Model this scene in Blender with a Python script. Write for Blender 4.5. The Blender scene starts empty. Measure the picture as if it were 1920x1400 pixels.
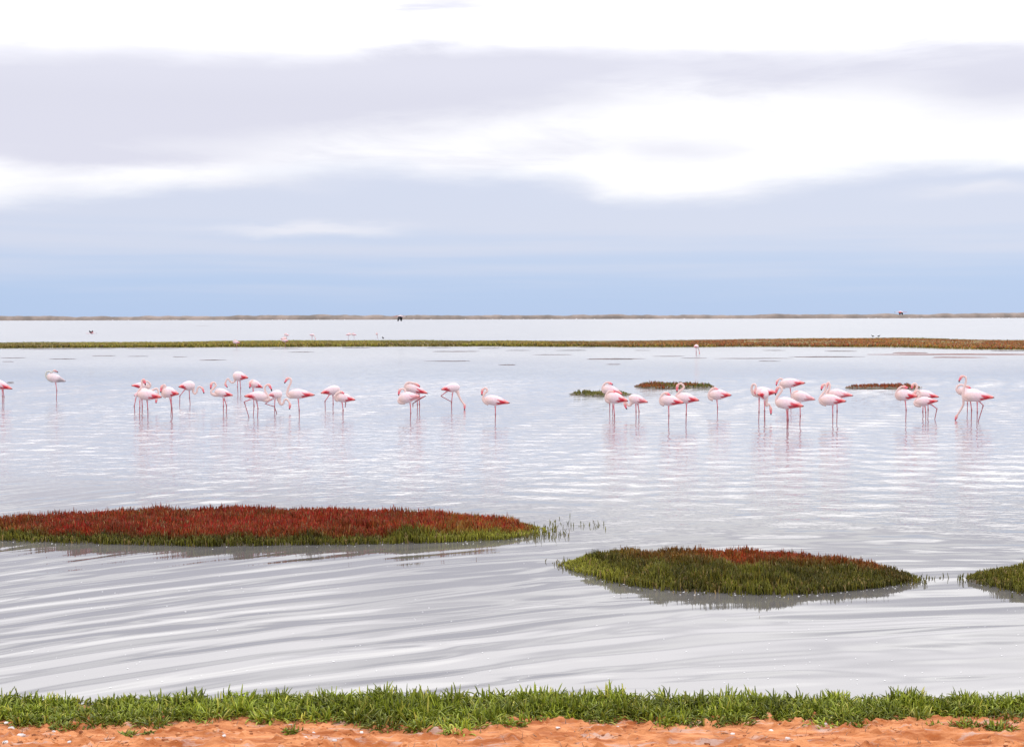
import bpy, math, random
import numpy as np
from mathutils import Matrix, Vector

R = math.radians
SC = bpy.context.scene
COL = SC.collection
rng = np.random.default_rng(7)
random.seed(7)

# ------------------------------------------------------------------ camera
EYE = 2.8            # metres above the water
FPX = 3000.0         # focal length in pixels of a 1920 wide frame
PITCH = math.atan(106.0 / FPX)
ROLL = R(-0.15)
cam_d = bpy.data.cameras.new('camera')
cam_d.sensor_width = 36.0
cam_d.lens = 36.0 * FPX / 1920.0
cam_d.clip_start = 0.1
cam_d.clip_end = 20000.0
cam = bpy.data.objects.new('camera', cam_d)
COL.objects.link(cam)
CAM_M = Matrix.Rotation(R(90) - PITCH, 4, 'X') @ Matrix.Rotation(ROLL, 4, 'Z')
CAM_M.translation = Vector((0, 0, EYE))
cam.matrix_world = CAM_M
SC.camera = cam
_CR = np.array(CAM_M.to_3x3())

SC.view_settings.view_transform = 'Standard'
SC.view_settings.look = 'None'
SC.view_settings.exposure = 0.0
SC.view_settings.gamma = 1.0
SC.view_settings.use_curve_mapping = False
SC.cycles.max_bounces = 6
SC.cycles.diffuse_bounces = 3
SC.cycles.glossy_bounces = 3
SC.cycles.sample_clamp_indirect = 6.0

SUN_EL, SUN_AZ = 52.0, 38.0      # behind the cloud, ahead and to the right


def ground(px, py, z=0.0):
    """where the sight line of a place in the 1920x1400 frame meets height z"""
    v = _CR @ np.array([(px - 960.0) / FPX, -(py - 700.0) / FPX, -1.0])
    t = (z - EYE) / v[2]
    return np.array([v[0] * t, v[1] * t])


def at_depth(px, py, dist):
    v = _CR @ np.array([(px - 960.0) / FPX, -(py - 700.0) / FPX, -1.0])
    t = dist / v[1]
    return Vector((v[0] * t, v[1] * t, EYE + v[2] * t))


# ------------------------------------------------------------------ node helpers
class NT:
    def __init__(s, tree):
        s.t = tree
        s.n = tree.nodes
        s.l = tree.links

    def node(s, kind, **kw):
        n = s.n.new(kind)
        for k, v in kw.items():
            setattr(n, k, v)
        return n

    def put(s, sock, v):
        if hasattr(v, 'is_linked') or isinstance(v, bpy.types.NodeSocket):
            s.l.new(v, sock)
        else:
            sock.default_value = v

    def m(s, op, a, b=0.0, c=0.0):
        n = s.node('ShaderNodeMath', operation=op)
        s.put(n.inputs[0], a)
        s.put(n.inputs[1], b)
        s.put(n.inputs[2], c)
        return n.outputs[0]

    def vm(s, op, a, b=(0, 0, 0)):
        n = s.node('ShaderNodeVectorMath', operation=op)
        s.put(n.inputs[0], a)
        s.put(n.inputs[1], b)
        return n.outputs[1] if op in ('LENGTH', 'DOT_PRODUCT') else n.outputs[0]

    def xyz(s, x, y, z=0.0):
        n = s.node('ShaderNodeCombineXYZ')
        s.put(n.inputs[0], x)
        s.put(n.inputs[1], y)
        s.put(n.inputs[2], z)
        return n.outputs[0]

    def sep(s, v):
        n = s.node('ShaderNodeSeparateXYZ')
        s.put(n.inputs[0], v)
        return n.outputs

    def noise(s, v, scale, detail=2.0, rough=0.5, dist=0.0, dim='3D'):
        n = s.node('ShaderNodeTexNoise')
        n.noise_dimensions = s.dim if hasattr(s, 'dim') else dim
        s.put(n.inputs['Vector'], v)
        n.inputs['Scale'].default_value = scale
        n.inputs['Detail'].default_value = detail
        n.inputs['Roughness'].default_value = rough
        n.inputs['Distortion'].default_value = dist
        return n.outputs[0]

    def mapr(s, v, a, b, c=0.0, d=1.0, smooth=True):
        n = s.node('ShaderNodeMapRange')
        n.interpolation_type = 'SMOOTHSTEP' if smooth else 'LINEAR'
        s.put(n.inputs[0], v)
        s.put(n.inputs[1], a)
        s.put(n.inputs[2], b)
        s.put(n.inputs[3], c)
        s.put(n.inputs[4], d)
        return n.outputs[0]

    def mix(s, f, a, b, mode='MIX'):
        n = s.node('ShaderNodeMix', data_type='RGBA', blend_type=mode)
        s.put(n.inputs[0], f)
        for sock, v in ((n.inputs[6], a), (n.inputs[7], b)):
            s.put(sock, (*v, 1.0) if isinstance(v, tuple) and len(v) == 3 else v)
        return n.outputs[2]


# ------------------------------------------------------------------ sky
world = bpy.data.worlds.new('World')
SC.world = world
world.use_nodes = True
world.node_tree.nodes.clear()
W = NT(world.node_tree)
tc = W.node('ShaderNodeTexCoord')
dirv = W.vm('NORMALIZE', tc.outputs['Generated'])
dx, dy, dz = W.sep(dirv)
elev = W.m('MULTIPLY', W.m('ARCSINE', dz), 180 / math.pi)              # degrees
azim = W.m('MULTIPLY', W.m('ARCTAN2', dx, dy), 180 / math.pi)
# a cloud sheet seen in perspective (its detail squeezes towards the horizon)
den = W.m('ADD', W.m('MAXIMUM', dz, 0.0), 0.10)
sheet = W.xyz(W.m('DIVIDE', dx, den), W.m('DIVIDE', dy, den), 0.0)
# soft, sideways drawn warp in degrees
ae = W.xyz(W.m('MULTIPLY', azim, 0.10), W.m('MULTIPLY', elev, 0.45), 3.7)
w1 = W.m('SUBTRACT', W.noise(ae, 1.0, 5.0, 0.58), 0.5)
w2 = W.m('SUBTRACT', W.noise(W.vm('ADD', ae, (9.1, 4.2, 1.0)), 1.6, 3.0, 0.55), 0.5)
azw = W.m('ADD', azim, W.m('MULTIPLY', w2, 5.0))
elw = W.m('ADD', elev, W.m('MULTIPLY', w1, 1.7))
PXD = math.degrees(1.0 / FPX)


def blob(px, py, rx, ry, k):
    a0, e0 = (px - 960) * PXD, (594 - py) * PXD
    u = W.m('DIVIDE', W.m('SUBTRACT', azw, a0), rx * PXD)
    v = W.m('DIVIDE', W.m('SUBTRACT', elw, e0), ry * PXD)
    d2 = W.m('ADD', W.m('MULTIPLY', u, u), W.m('MULTIPLY', v, v))
    return W.m('MULTIPLY', W.m('EXPONENT', W.m('MULTIPLY', d2, -1.0)), k)


def total(items):
    s = None
    for it in items:
        b = blob(*it)
        s = b if s is None else W.m('ADD', s, b)
    return s


shade = total([(120, 195, 440, 92, 1.0), (520, 190, 280, 65, 0.8), (820, 150, 280, 62, 0.75),
               (1040, 135, 230, 50, 0.6), (1450, 140, 270, 48, 0.75), (1890, 172, 230, 58, 1.0),
               (1270, 288, 120, 24, 0.45), (230, 305, 280, 22, 0.6), (0, 260, 260, 40, 0.5),
               (80, 0, 420, 40, 0.62), (880, -4, 420, 34, 0.6), (1700, -20, 300, 30, 0.4)])
glow = total([(240, 345, 300, 18, 0.85), (560, 426, 150, 8, 0.7), (1820, 372, 110, 12, 0.55),
              (1270, 352, 150, 16, 0.75), (40, 372, 200, 12, 0.4)])
# the high overcast goes on over the whole sky in the same manner
gen = W.noise(sheet, 0.9, 5.0, 0.55, 0.4)
gen = W.mapr(gen, 0.38, 0.66)
gen = W.m('MULTIPLY', gen, W.mapr(elev, 9.0, 15.0, 0.08, 0.75))
wisp = W.noise(W.xyz(W.m('MULTIPLY', azim, 0.11), W.m('MULTIPLY', elev, 0.55), 6.0), 1.0, 6.0, 0.6, 0.5)
wisp = W.mapr(wisp, 0.46, 0.74, 0.0, 0.38)
gen = W.m('ADD', gen, W.m('MULTIPLY', wisp, W.mapr(elev, 11.5, 14.0, 1.0, 0.25)))
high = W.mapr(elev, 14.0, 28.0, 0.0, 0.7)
bar = W.m('MULTIPLY', W.mapr(elw, 11.2, 12.4), W.mapr(elw, 13.6, 15.2, 0.75, 0.0))  # grey band added above the view, giving ripples contrast to reflect
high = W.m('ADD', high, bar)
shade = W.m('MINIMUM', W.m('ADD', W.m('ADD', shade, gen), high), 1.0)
# upper sky, mostly out of view, brightened so the water reflects brighter
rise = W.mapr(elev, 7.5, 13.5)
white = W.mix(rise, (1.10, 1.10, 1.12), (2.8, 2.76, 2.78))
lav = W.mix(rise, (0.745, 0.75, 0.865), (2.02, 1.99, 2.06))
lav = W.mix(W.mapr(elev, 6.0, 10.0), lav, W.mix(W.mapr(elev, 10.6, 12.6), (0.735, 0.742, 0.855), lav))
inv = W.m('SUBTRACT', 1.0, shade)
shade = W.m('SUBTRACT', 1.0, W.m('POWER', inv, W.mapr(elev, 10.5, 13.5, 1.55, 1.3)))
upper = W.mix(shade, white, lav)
# lower edge of the white cloud (degrees), drawn along the horizon
fc = W.node('ShaderNodeFloatCurve')
W.put(fc.inputs['Value'], W.mapr(azim, -20.0, 20.0, 0.0, 1.0, smooth=False))
cv = fc.mapping.curves[0]
edge_pts = [(0, 375), (400, 345), (520, 322), (720, 318), (850, 335), (1060, 332), (1150, 352), (1300, 358),
            (1450, 338), (1600, 320), (1920, 312)]
pts = [(((px - 960) * PXD + 20) / 40.0, (594 - py) * PXD / 8.0) for px, py in edge_pts]
while len(cv.points) < len(pts) + 2:
    cv.points.new(0.5, 0.5)
allp = [(0.0, pts[0][1])] + pts + [(1.0, pts[-1][1])]
for p, (a, b) in zip(cv.points, allp):
    p.location = (a, b)
fc.mapping.update()
edge = W.m('MULTIPLY', fc.outputs[0], 8.0)
over = W.m('SUBTRACT', elw, edge)
t_edge = W.mapr(over, -0.75, 0.40)
# the distant haze band under the cloud: bluer towards the horizon
streak = W.noise(W.xyz(W.m('MULTIPLY', azim, 0.05), W.m('MULTIPLY', elev, 0.9), 1.3), 1.5, 3.0, 0.5)
streak = W.mapr(streak, 0.35, 0.7, -0.5, 0.5)
sky = W.node('ShaderNodeTexSky', sky_type='NISHITA', sun_disc=False)
sky.sun_elevation = R(SUN_EL)
sky.sun_rotation = R(SUN_AZ)
sky.altitude = 0.0
sky.air_density = 1.0
sky.dust_density = 0.6
sky.ozone_density = 3.0
clear = W.mix(1.0, sky.outputs[0], (0.1, 0.1, 0.1), 'MULTIPLY')
band_t = W.mapr(W.m('ADD', elev, W.m('MULTIPLY', streak, 0.9)), 0.3, 3.6)
band = W.mix(band_t, (0.475, 0.625, 0.905), (0.695, 0.735, 0.895))
band = W.mix(0.12, band, clear)
lower = W.mix(W.m('MINIMUM', glow, 1.0), band, (0.90, 0.895, 0.955))
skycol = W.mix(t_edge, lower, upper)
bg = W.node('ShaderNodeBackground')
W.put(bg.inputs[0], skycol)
bg.inputs[1].default_value = 1.0
wo = W.node('ShaderNodeOutputWorld')
W.l.new(bg.outputs[0], wo.inputs[0])

sun_d = bpy.data.lights.new('sun', 'SUN')
sun_d.energy = 0.6
sun_d.angle = R(16)
sun_d.color = (1.0, 0.955, 0.89)
sun = bpy.data.objects.new('sun', sun_d)
COL.objects.link(sun)
sdir = Vector((math.sin(R(SUN_AZ)) * math.cos(R(SUN_EL)), math.cos(R(SUN_AZ)) * math.cos(R(SUN_EL)), math.sin(R(SUN_EL))))
sun.rotation_euler = sdir.to_track_quat('Z', 'Y').to_euler()
sun.location = sdir * 60


# ------------------------------------------------------------------ materials
def new_mat(name):
    m = bpy.data.materials.new(name)
    m.use_nodes = True
    nt = NT(m.node_tree)
    bs = m.node_tree.nodes['Principled BSDF']
    return m, nt, bs


def attr_mat(name, rough, lo, hi, scale, trans=0.0, spec=0.3):
    """pigment stored per piece, with fine variation"""
    m, nt, bs = new_mat(name)
    at = nt.node('ShaderNodeAttribute', attribute_name='pigment')
    geo = nt.node('ShaderNodeNewGeometry')
    nz = nt.mapr(nt.noise(geo.outputs['Position'], scale, 3.0), 0.3, 0.7, lo, hi, smooth=False)
    c = nt.vm('SCALE', at.outputs['Color'])
    sc = c.node
    nt.put(sc.inputs['Scale'], nz)
    nt.l.new(sc.outputs[0], bs.inputs['Base Color'])
    bs.inputs['Roughness'].default_value = rough
    bs.inputs['Specular IOR Level'].default_value = spec
    if trans:
        tr = nt.node('ShaderNodeBsdfTranslucent')
        nt.l.new(sc.outputs[0], tr.inputs[0])
        mx = nt.node('ShaderNodeMixShader')
        mx.inputs[0].default_value = trans
        out = [n for n in nt.n if n.type == 'OUTPUT_MATERIAL'][0]
        nt.l.new(bs.outputs[0], mx.inputs[1])
        nt.l.new(tr.outputs[0], mx.inputs[2])
        nt.l.new(mx.outputs[0], out.inputs[0])
    return m


M_PLANT = attr_mat('succulent_leaves', 0.5, 0.75, 1.25, 3.0, 0.22, 0.35)
M_BIRD = attr_mat('flamingo_plumage', 0.75, 0.93, 1.05, 28.0, 0.0, 0.2)


def flat_mat(name, a, b, scale, rough=0.85, bump=0.0, bscale=40.0, detail=4.0):
    m, nt, bs = new_mat(name)
    geo = nt.node('ShaderNodeNewGeometry')
    f = nt.mapr(nt.noise(geo.outputs['Position'], scale, detail, 0.6), 0.32, 0.68)
    nt.l.new(nt.mix(f, a, b), bs.inputs['Base Color'])
    bs.inputs['Roughness'].default_value = rough
    bs.inputs['Specular IOR Level'].default_value = 0.25
    if bump:
        bn = nt.node('ShaderNodeBump')
        bn.inputs['Strength'].default_value = bump
        bn.inputs['Distance'].default_value = 0.02
        nt.l.new(nt.noise(geo.outputs['Position'], bscale, 4.0), bn.inputs['Height'])
        nt.l.new(bn.outputs[0], bs.inputs['Normal'])
    return m


M_MUD = flat_mat('dark_mud', (0.055, 0.045, 0.03), (0.10, 0.08, 0.05), 3.0, 0.6)
M_WEED = flat_mat('dark_weed', (0.05, 0.04, 0.045), (0.10, 0.07, 0.07), 0.6, 0.7)
M_WEEDRED = flat_mat('rusty_weed', (0.10, 0.035, 0.03), (0.17, 0.07, 0.055), 0.6, 0.7)
M_SHORE = flat_mat('far_dunes', (0.15, 0.128, 0.115), (0.26, 0.21, 0.185), 0.05, 0.9)
M_STRIP = flat_mat('strip_ground', (0.10, 0.085, 0.02), (0.17, 0.12, 0.03), 0.3, 0.8)
M_FOAM = flat_mat('foam', (0.80, 0.80, 0.82), (0.88, 0.88, 0.9), 5.0, 0.6)
M_STONE = flat_mat('pale_stone', (0.50, 0.47, 0.47), (0.74, 0.70, 0.68), 30.0, 0.8, 0.4)
M_TWIG = flat_mat('dry_twig', (0.10, 0.05, 0.035), (0.26, 0.13, 0.08), 20.0, 0.9)


# --- water: muddy shallow lagoon; its normal comes from a wave height field
def wave_group():
    g = bpy.data.node_groups.new('wave_height', 'ShaderNodeTree')
    g.interface.new_socket('P', in_out='INPUT', socket_type='NodeSocketVector')
    g.interface.new_socket('H', in_out='OUTPUT', socket_type='NodeSocketFloat')
    q = NT(g)
    q.dim = '2D'
    gi = q.node('NodeGroupInput')
    go = q.node('NodeGroupOutput')
    P = gi.outputs[0]
    x, y, z = q.sep(P)
    # sheltered near water: long, slow swells bending round the marsh islands
    flat = q.xyz(x, y, 0.0)
    big = q.m('SUBTRACT', q.noise(flat, 0.33, 2.0, 0.5), 0.5)
    bend = q.m('SUBTRACT', q.m('MULTIPLY', x, 0.52), q.m('MULTIPLY', q.m('MULTIPLY', x, x), 0.045))
    along = q.m('SUBTRACT', y, bend)
    ph = q.m('ADD', q.m('MULTIPLY', along, 2 * math.pi / 0.70), q.m('MULTIPLY', big, 5.5))
    s1 = q.m('SINE', ph)
    ph2 = q.m('ADD', q.m('MULTIPLY', along, 2 * math.pi / 0.31), q.m('MULTIPLY', big, 9.0))
    s2 = q.m('SINE', ph2)
    skew = q.xyz(q.m('ADD', q.m('MULTIPLY', x, 0.35), q.m('MULTIPLY', y, 0.16)), along, 2.0)
    lump = q.m('SUBTRACT', q.noise(skew, 0.9, 2.0, 0.45, 0.6), 0.5)
    amp = q.mapr(q.noise(flat, 0.22, 1.0), 0.36, 0.62, 0.35, 1.0)
    near = q.m('ADD', q.m('MULTIPLY', q.m('MULTIPLY', s1, amp), 0.0021), q.m('MULTIPLY', q.m('MULTIPLY', s2, amp), 0.0004))
    near = q.m('ADD', near, q.m('MULTIPLY', lump, 0.013))
    # open water: wind ripples
    rp = q.xyz(q.m('ADD', q.m('MULTIPLY', x, 0.55), q.m('MULTIPLY', y, -0.10)), y, 0.0)
    r1 = q.m('SUBTRACT', q.noise(rp, 1.5, 3.0, 0.5, 0.3), 0.5)
    rp2 = q.xyz(q.m('MULTIPLY', x, 0.75), y, 5.0)
    r2 = q.m('SUBTRACT', q.noise(rp2, 4.5, 2.0, 0.5), 0.5)
    gust = q.mapr(q.noise(q.xyz(q.m('MULTIPLY', x, 0.05), q.m('MULTIPLY', y, 0.035), 8.0), 1.0, 2.0), 0.35, 0.65, 0.6, 1.25)
    r3 = q.m('SUBTRACT', q.noise(rp2, 13.0, 1.0, 0.5), 0.5)
    far = q.mapr(y, 55.0, 80.0, 0.15, 1.0)
    rip = q.m('ADD', q.m('MULTIPLY', q.m('MULTIPLY', r1, far), 0.060), q.m('ADD', q.m('MULTIPLY', r2, 0.020), q.m('MULTIPLY', r3, 0.003)))
    rip = q.m('MULTIPLY', rip, gust)
    sh = q.m('ADD', y, q.m('MULTIPLY', big, 7.0))
    sh = q.m('ADD', sh, q.m('MULTIPLY', x, 0.6))
    msk = q.mapr(sh, 19.5, 28.0)
    h = q.m('ADD', q.m('MULTIPLY', near, q.m('SUBTRACT', 1.0, msk)), q.m('MULTIPLY', rip, msk))
    q.l.new(h, go.inputs[0])
    return g


def water_material():
    m, nt, bs = new_mat('lagoon_water')
    grp = wave_group()
    geo = nt.node('ShaderNodeNewGeometry')
    P = geo.outputs['Position']

    def hh(v):
        n = nt.node('ShaderNodeGroup')
        n.node_tree = grp
        nt.put(n.inputs[0], v)
        return n.outputs[0]
    e = 0.012
    h0 = hh(P)
    hx = hh(nt.vm('ADD', P, (e, 0, 0)))
    hy = hh(nt.vm('ADD', P, (0, e, 0)))
    nx = nt.m('DIVIDE', nt.m('SUBTRACT', h0, hx), e)
    ny = nt.m('DIVIDE', nt.m('SUBTRACT', h0, hy), e)
    N = nt.vm('NORMALIZE', nt.vm('ADD', geo.outputs['Normal'], nt.xyz(nx, ny, 0.0)))
    nt.l.new(N, bs.inputs['Normal'])
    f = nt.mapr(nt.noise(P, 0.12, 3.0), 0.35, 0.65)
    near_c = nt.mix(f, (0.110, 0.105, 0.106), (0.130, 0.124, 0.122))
    # open water painted paler, in place of sky brightness its reflection lacks
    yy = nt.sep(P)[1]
    sky_lift = nt.mix(nt.mapr(yy, 50.0, 150.0), (0.23, 0.228, 0.245), (0.145, 0.155, 0.175))
    nt.l.new(nt.mix(nt.mapr(yy, 20.0, 34.0), near_c, sky_lift), bs.inputs['Base Color'])
    px_, py_, pz_ = nt.sep(P)
    # ripples too fine to resolve widen the reflection out on the open water
    nt.l.new(nt.mapr(py_, 60.0, 130.0, 0.05, 0.24), bs.inputs['Roughness'])
    bs.inputs['IOR'].default_value = 1.48
    bs.inputs['Specular IOR Level'].default_value = 0.5
    return m


M_WATER = water_material()


def sand_material():
    m, nt, bs = new_mat('orange_sand')
    geo = nt.node('ShaderNodeNewGeometry')
    P = geo.outputs['Position']
    x, y, z = nt.sep(P)
    sq = nt.xyz(nt.m('MULTIPLY', x, 0.5), nt.m('MULTIPLY', y, 1.6), 0.0)
    a = nt.mapr(nt.noise(sq, 4.2, 6.0, 0.68), 0.36, 0.62)
    c = nt.mix(a, (0.27, 0.076, 0.020), (0.55, 0.235, 0.10))
    b = nt.mapr(nt.noise(sq, 16.0, 4.0, 0.65), 0.48, 0.66)
    c = nt.mix(nt.m('MULTIPLY', b, 0.65), c, (0.36, 0.105, 0.025))
    pale = nt.mapr(nt.noise(nt.vm('ADD', sq, (4.0, 2.0, 0.0)), 4.5, 5.0, 0.68), 0.54, 0.66)
    c = nt.mix(nt.m('MULTIPLY', pale, 0.75), c, (0.43, 0.32, 0.28))
    dark = nt.mapr(nt.noise(nt.vm('ADD', sq, (7.0, 1.0, 0.0)), 13.0, 4.0, 0.7), 0.60, 0.70)
    c = nt.mix(nt.m('MULTIPLY', dark, 0.85), c, (0.18, 0.07, 0.035))
    nt.l.new(c, bs.inputs['Base Color'])
    bs.inputs['Roughness'].default_value = 0.9
    bs.inputs['Specular IOR Level'].default_value = 0.2
    bn = nt.node('ShaderNodeBump')
    bn.inputs['Strength'].default_value = 0.6
    bn.inputs['Distance'].default_value = 0.01
    nt.l.new(nt.noise(P, 90.0, 4.0, 0.7), bn.inputs['Height'])
    nt.l.new(bn.outputs[0], bs.inputs['Normal'])
    return m


M_SAND = sand_material()


# ------------------------------------------------------------------ mesh helpers
def np_mesh(name, verts, quads, tris=None, mats=(), pig=None, smooth=True):
    me = bpy.data.meshes.new(name)
    verts = np.asarray(verts, dtype=np.float32)
    quads = np.asarray(quads, dtype=np.int32).reshape(-1, 4)
    tris = np.zeros((0, 3), np.int32) if tris is None else np.asarray(tris, np.int32).reshape(-1, 3)
    nq, nt_ = len(quads), len(tris)
    me.vertices.add(len(verts))
    me.vertices.foreach_set('co', verts.ravel())
    me.loops.add(nq * 4 + nt_ * 3)
    me.loops.foreach_set('vertex_index', np.concatenate([quads.ravel(), tris.ravel()]))
    me.polygons.add(nq + nt_)
    start = np.concatenate([np.arange(nq) * 4, nq * 4 + np.arange(nt_) * 3]).astype(np.int32)
    me.polygons.foreach_set('loop_start', start)
    me.polygons.foreach_set('use_smooth', np.full(nq + nt_, smooth))
    for m in mats:
        me.materials.append(m)
    me.update(calc_edges=True)
    if pig is not None:
        a = me.attributes.new('pigment', 'FLOAT_COLOR', 'POINT')
        c = np.ones((len(verts), 4), np.float32)
        c[:, :3] = pig
        a.data.foreach_set('color', c.ravel())
    return me


def link(name, me, parent=None, **props):
    o = bpy.data.objects.new(name, me)
    COL.objects.link(o)
    if parent is not None:
        o.parent = parent
    for k, v in props.items():
        o[k] = v
    return o


def grid_quads(nx, ny):
    i = np.arange(nx - 1)[:, None] * ny + np.arange(ny - 1)[None, :]
    return np.stack([i, i + ny, i + ny + 1, i + 1], -1).reshape(-1, 4)


def vnoise(x, y, seed=0):
    """smooth value noise in 0..1"""
    xi, yi = np.floor(x).astype(np.int64), np.floor(y).astype(np.int64)
    fx, fy = x - xi, y - yi
    fx, fy = fx * fx * (3 - 2 * fx), fy * fy * (3 - 2 * fy)

    def h(a, b):
        v = np.sin(a * 127.1 + b * 311.7 + seed * 74.7) * 43758.5453
        return v - np.floor(v)
    return (h(xi, yi) * (1 - fx) + h(xi + 1, yi) * fx) * (1 - fy) + (h(xi, yi + 1) * (1 - fx) + h(xi + 1, yi + 1) * fx) * fy


def fbm(x, y, seed=0, oct=4):
    s, a, t = 0.0, 1.0, 0.0
    for o in range(oct):
        s = s + a * vnoise(x * 2 ** o, y * 2 ** o, seed + o * 13)
        t += a
        a *= 0.5
    return s / t


def smooth01(t):
    t = np.clip(t, 0, 1)
    return t * t * (3 - 2 * t)


# ------------------------------------------------------------------ water and land
def build_water():
    """one sheet to the horizon; the open water carries real wind ripples where they can be seen"""
    us = np.concatenate([[-60, -12, -3, -1.2, -0.7, -0.5], np.linspace(-0.42, 0.42, 440), [0.5, 0.7, 1.2, 3, 12, 60]])
    rows = [11.2, 11.6, 12.0]
    while rows[-1] < 17.0:
        rows.append(rows[-1] + 0.5)
    while rows[-1] < 78.0:
        rows.append(rows[-1] + 0.085 + 0.0022 * (rows[-1] - 17.0))
    rows += [82, 90, 105, 130, 170, 240, 400, 800, 1600, 4000, 9000]
    ys = np.array(rows)
    U, Y = np.meshgrid(us, ys, indexing='ij')
    X = U * Y
    Z = np.zeros_like(X)
    k = (np.abs(X) < 60) & (Y > 16) & (Y < 82)
    x, y = X[k], Y[k]
    wr = np.random.default_rng(3)
    z = np.zeros_like(x)
    for i in range(30):
        lam = wr.uniform(0.36, 1.25)
        ang = wr.normal(0.10, 0.75)
        kx, ky = math.sin(ang) * 2 * math.pi / lam, math.cos(ang) * 2 * math.pi / lam
        am = 0.0021 * lam ** 1.1
        patch = smooth01((vnoise(x * 0.22 + i * 7.3, y * 0.22 + i * 3.1, i) - 0.25) / 0.5)
        z += am * patch * np.sin(kx * x + ky * y + wr.uniform(0, 6.28))
    gust = 0.6 + 0.9 * fbm(x * 0.06, y * 0.05, 77, 2)
    big = fbm(x * 0.33, y * 0.33, 5, 2) - 0.5
    m = smooth01((y + 0.6 * x + 5.0 * big - 18.5) / 8.0) * (1 - smooth01((y - 66) / 12.0))
    Z[k] = z * gust * m
    me = np_mesh('water', np.stack([X, Y, Z], -1).reshape(-1, 3), grid_quads(len(us), len(ys)), mats=[M_WATER])
    link('water', me, kind='structure')


SHORE_Y = 11.5


def sand_z(x, y, detail=True):
    base = 0.055 * (SHORE_Y - y)
    base = np.where(y < 8.0, 0.055 * (SHORE_Y - 8.0) + 0.11 * (8.0 - y), base)
    base = np.minimum(base, 1.15)
    base = np.where(y > SHORE_Y, -0.16 * (y - SHORE_Y), base)
    if detail:
        n = (fbm(x * 1.1, y * 1.6, 3, 3) - 0.5) * 0.05 + (fbm(x * 4.0, y * 7.0, 9, 3) - 0.5) * 0.022
        n = n + (fbm(x * 19.0, y * 24.0, 21, 3) - 0.5) * 0.016
        n = n + np.maximum(fbm(x * 13.0, y * 16.0, 33, 3) - 0.58, 0) * 0.12     # clods
        base = base + n * smooth01((11.45 - y) / 0.5)
        for (hx, hy, rx, ry, dp) in HOLLOWS:
            d = ((x - hx) / rx) ** 2 + ((y - hy) / ry) ** 2
            base = base - dp * np.exp(-d ** 2) + dp * 0.35 * np.exp(-((np.sqrt(d) - 1.45) / 0.3) ** 2)
    return base


HOLLOWS = []
for (px, py, rx, ry, dp) in [(1772, 1381, 0.24, 0.10, 0.06), (690, 1396, 0.22, 0.10, 0.04), (1330, 1392, 0.3, 0.08, 0.03),
                             (330, 1399, 0.25, 0.09, 0.035), (1040, 1384, 0.2, 0.07, 0.03)]:
    g = ground(px, py, 0.09)
    HOLLOWS.append((g[0], g[1], rx, ry, dp))


def build_sand():
    xs = np.concatenate([[-400, -120, -40, -15, -8], np.arange(-4.6, 4.6, 0.017), [8, 15, 40, 120, 400]])
    ys = np.concatenate([[-300, -60, -15, -3, 2, 5, 7.5, 9.0], np.arange(9.4, 11.6, 0.014), [11.7, 11.85, 12.0, 12.3, 13, 15]])
    X, Y = np.meshgrid(xs, ys, indexing='ij')
    Z = sand_z(X, Y)
    me = np_mesh('sand_shore', np.stack([X, Y, Z], -1).reshape(-1, 3), grid_quads(len(xs), len(ys)), mats=[M_SAND])
    link('sand_shore', me, kind='structure')


def build_far_shore():
    xs = np.arange(-1500, 1500, 2.2)
    y0 = 1890.0
    prof = [(-1.0, 0), (0, 0.35), (6, 1.0), (30, 0.9), (120, 0.5), (300, 0.0)]
    top = 5.3 + 0.0005 * xs + (fbm(xs / 160, xs * 0, 5, 3) - 0.5) * 3.0 + (fbm(xs / 16, xs * 0, 8, 3) - 0.5) * 2.2
    vs = []
    for (dyy, k) in prof:
        wob = (fbm(xs / 40, xs * 0 + dyy, 11, 2) - 0.5) * 8
        z = top * k + (fbm(xs / 7, xs * 0 + dyy * 3, 17, 2) - 0.5) * 0.8 * (k > 0.4)
        if k == 0:
            z = np.full_like(xs, -0.5)
        vs.append(np.stack([xs, y0 + dyy + wob * (dyy > 0) + (xs * 0.02), z], -1))
    V = np.stack(vs, 1).reshape(-1, 3)
    me = np_mesh('far_shore', V, grid_quads(len(xs), len(prof)), mats=[M_SHORE])
    link('far_shore', me, kind='structure')


build_water()
build_sand()
build_far_shore()


# ------------------------------------------------------------------ plants
def leaf_batch(base, phi, th0, dth, L, w, col0, col1, K=5, prof=None, colpow=1.0):
    """N fleshy leaves or shoots, three sided, bent; returns verts, quads, pigment"""
    N = len(base)
    prof = np.array([0.75, 1.0, 0.95, 0.7, 0.08]) if prof is None else np.array(prof)
    t = np.linspace(0, 1, K)
    p = base.copy()
    V = np.zeros((N, K, 3, 3), np.float32)
    C = np.zeros((N, K, 3, 3), np.float32)
    cphi, sphi = np.cos(phi), np.sin(phi)
    S = np.stack([-sphi, cphi, np.zeros(N)], -1)
    for k in range(K):
        th = th0 + dth * t[k]
        T = np.stack([np.sin(th) * cphi, np.sin(th) * sphi, np.cos(th)], -1)
        Nn = np.cross(T, S)
        if k:
            p = p + T * (L / (K - 1))[:, None]
        r = (w * prof[k])[:, None]
        for j in range(3):
            a = 2 * math.pi * j / 3 + 0.5
            V[:, k, j] = p + (S * math.cos(a) + Nn * math.sin(a) * 0.75) * r
        C[:, k, :] = (col0 + (col1 - col0) * t[k] ** colpow)[:, None, :]
    idx = np.arange(N * K * 3).reshape(N, K, 3)
    q = []
    for k in range(K - 1):
        for j in range(3):
            q.append(np.stack([idx[:, k, j], idx[:, k, (j + 1) % 3], idx[:, k + 1, (j + 1) % 3], idx[:, k + 1, j]], -1))
    return V.reshape(-1, 3), np.concatenate(q).reshape(-1, 4), C.reshape(-1, 3)


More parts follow.
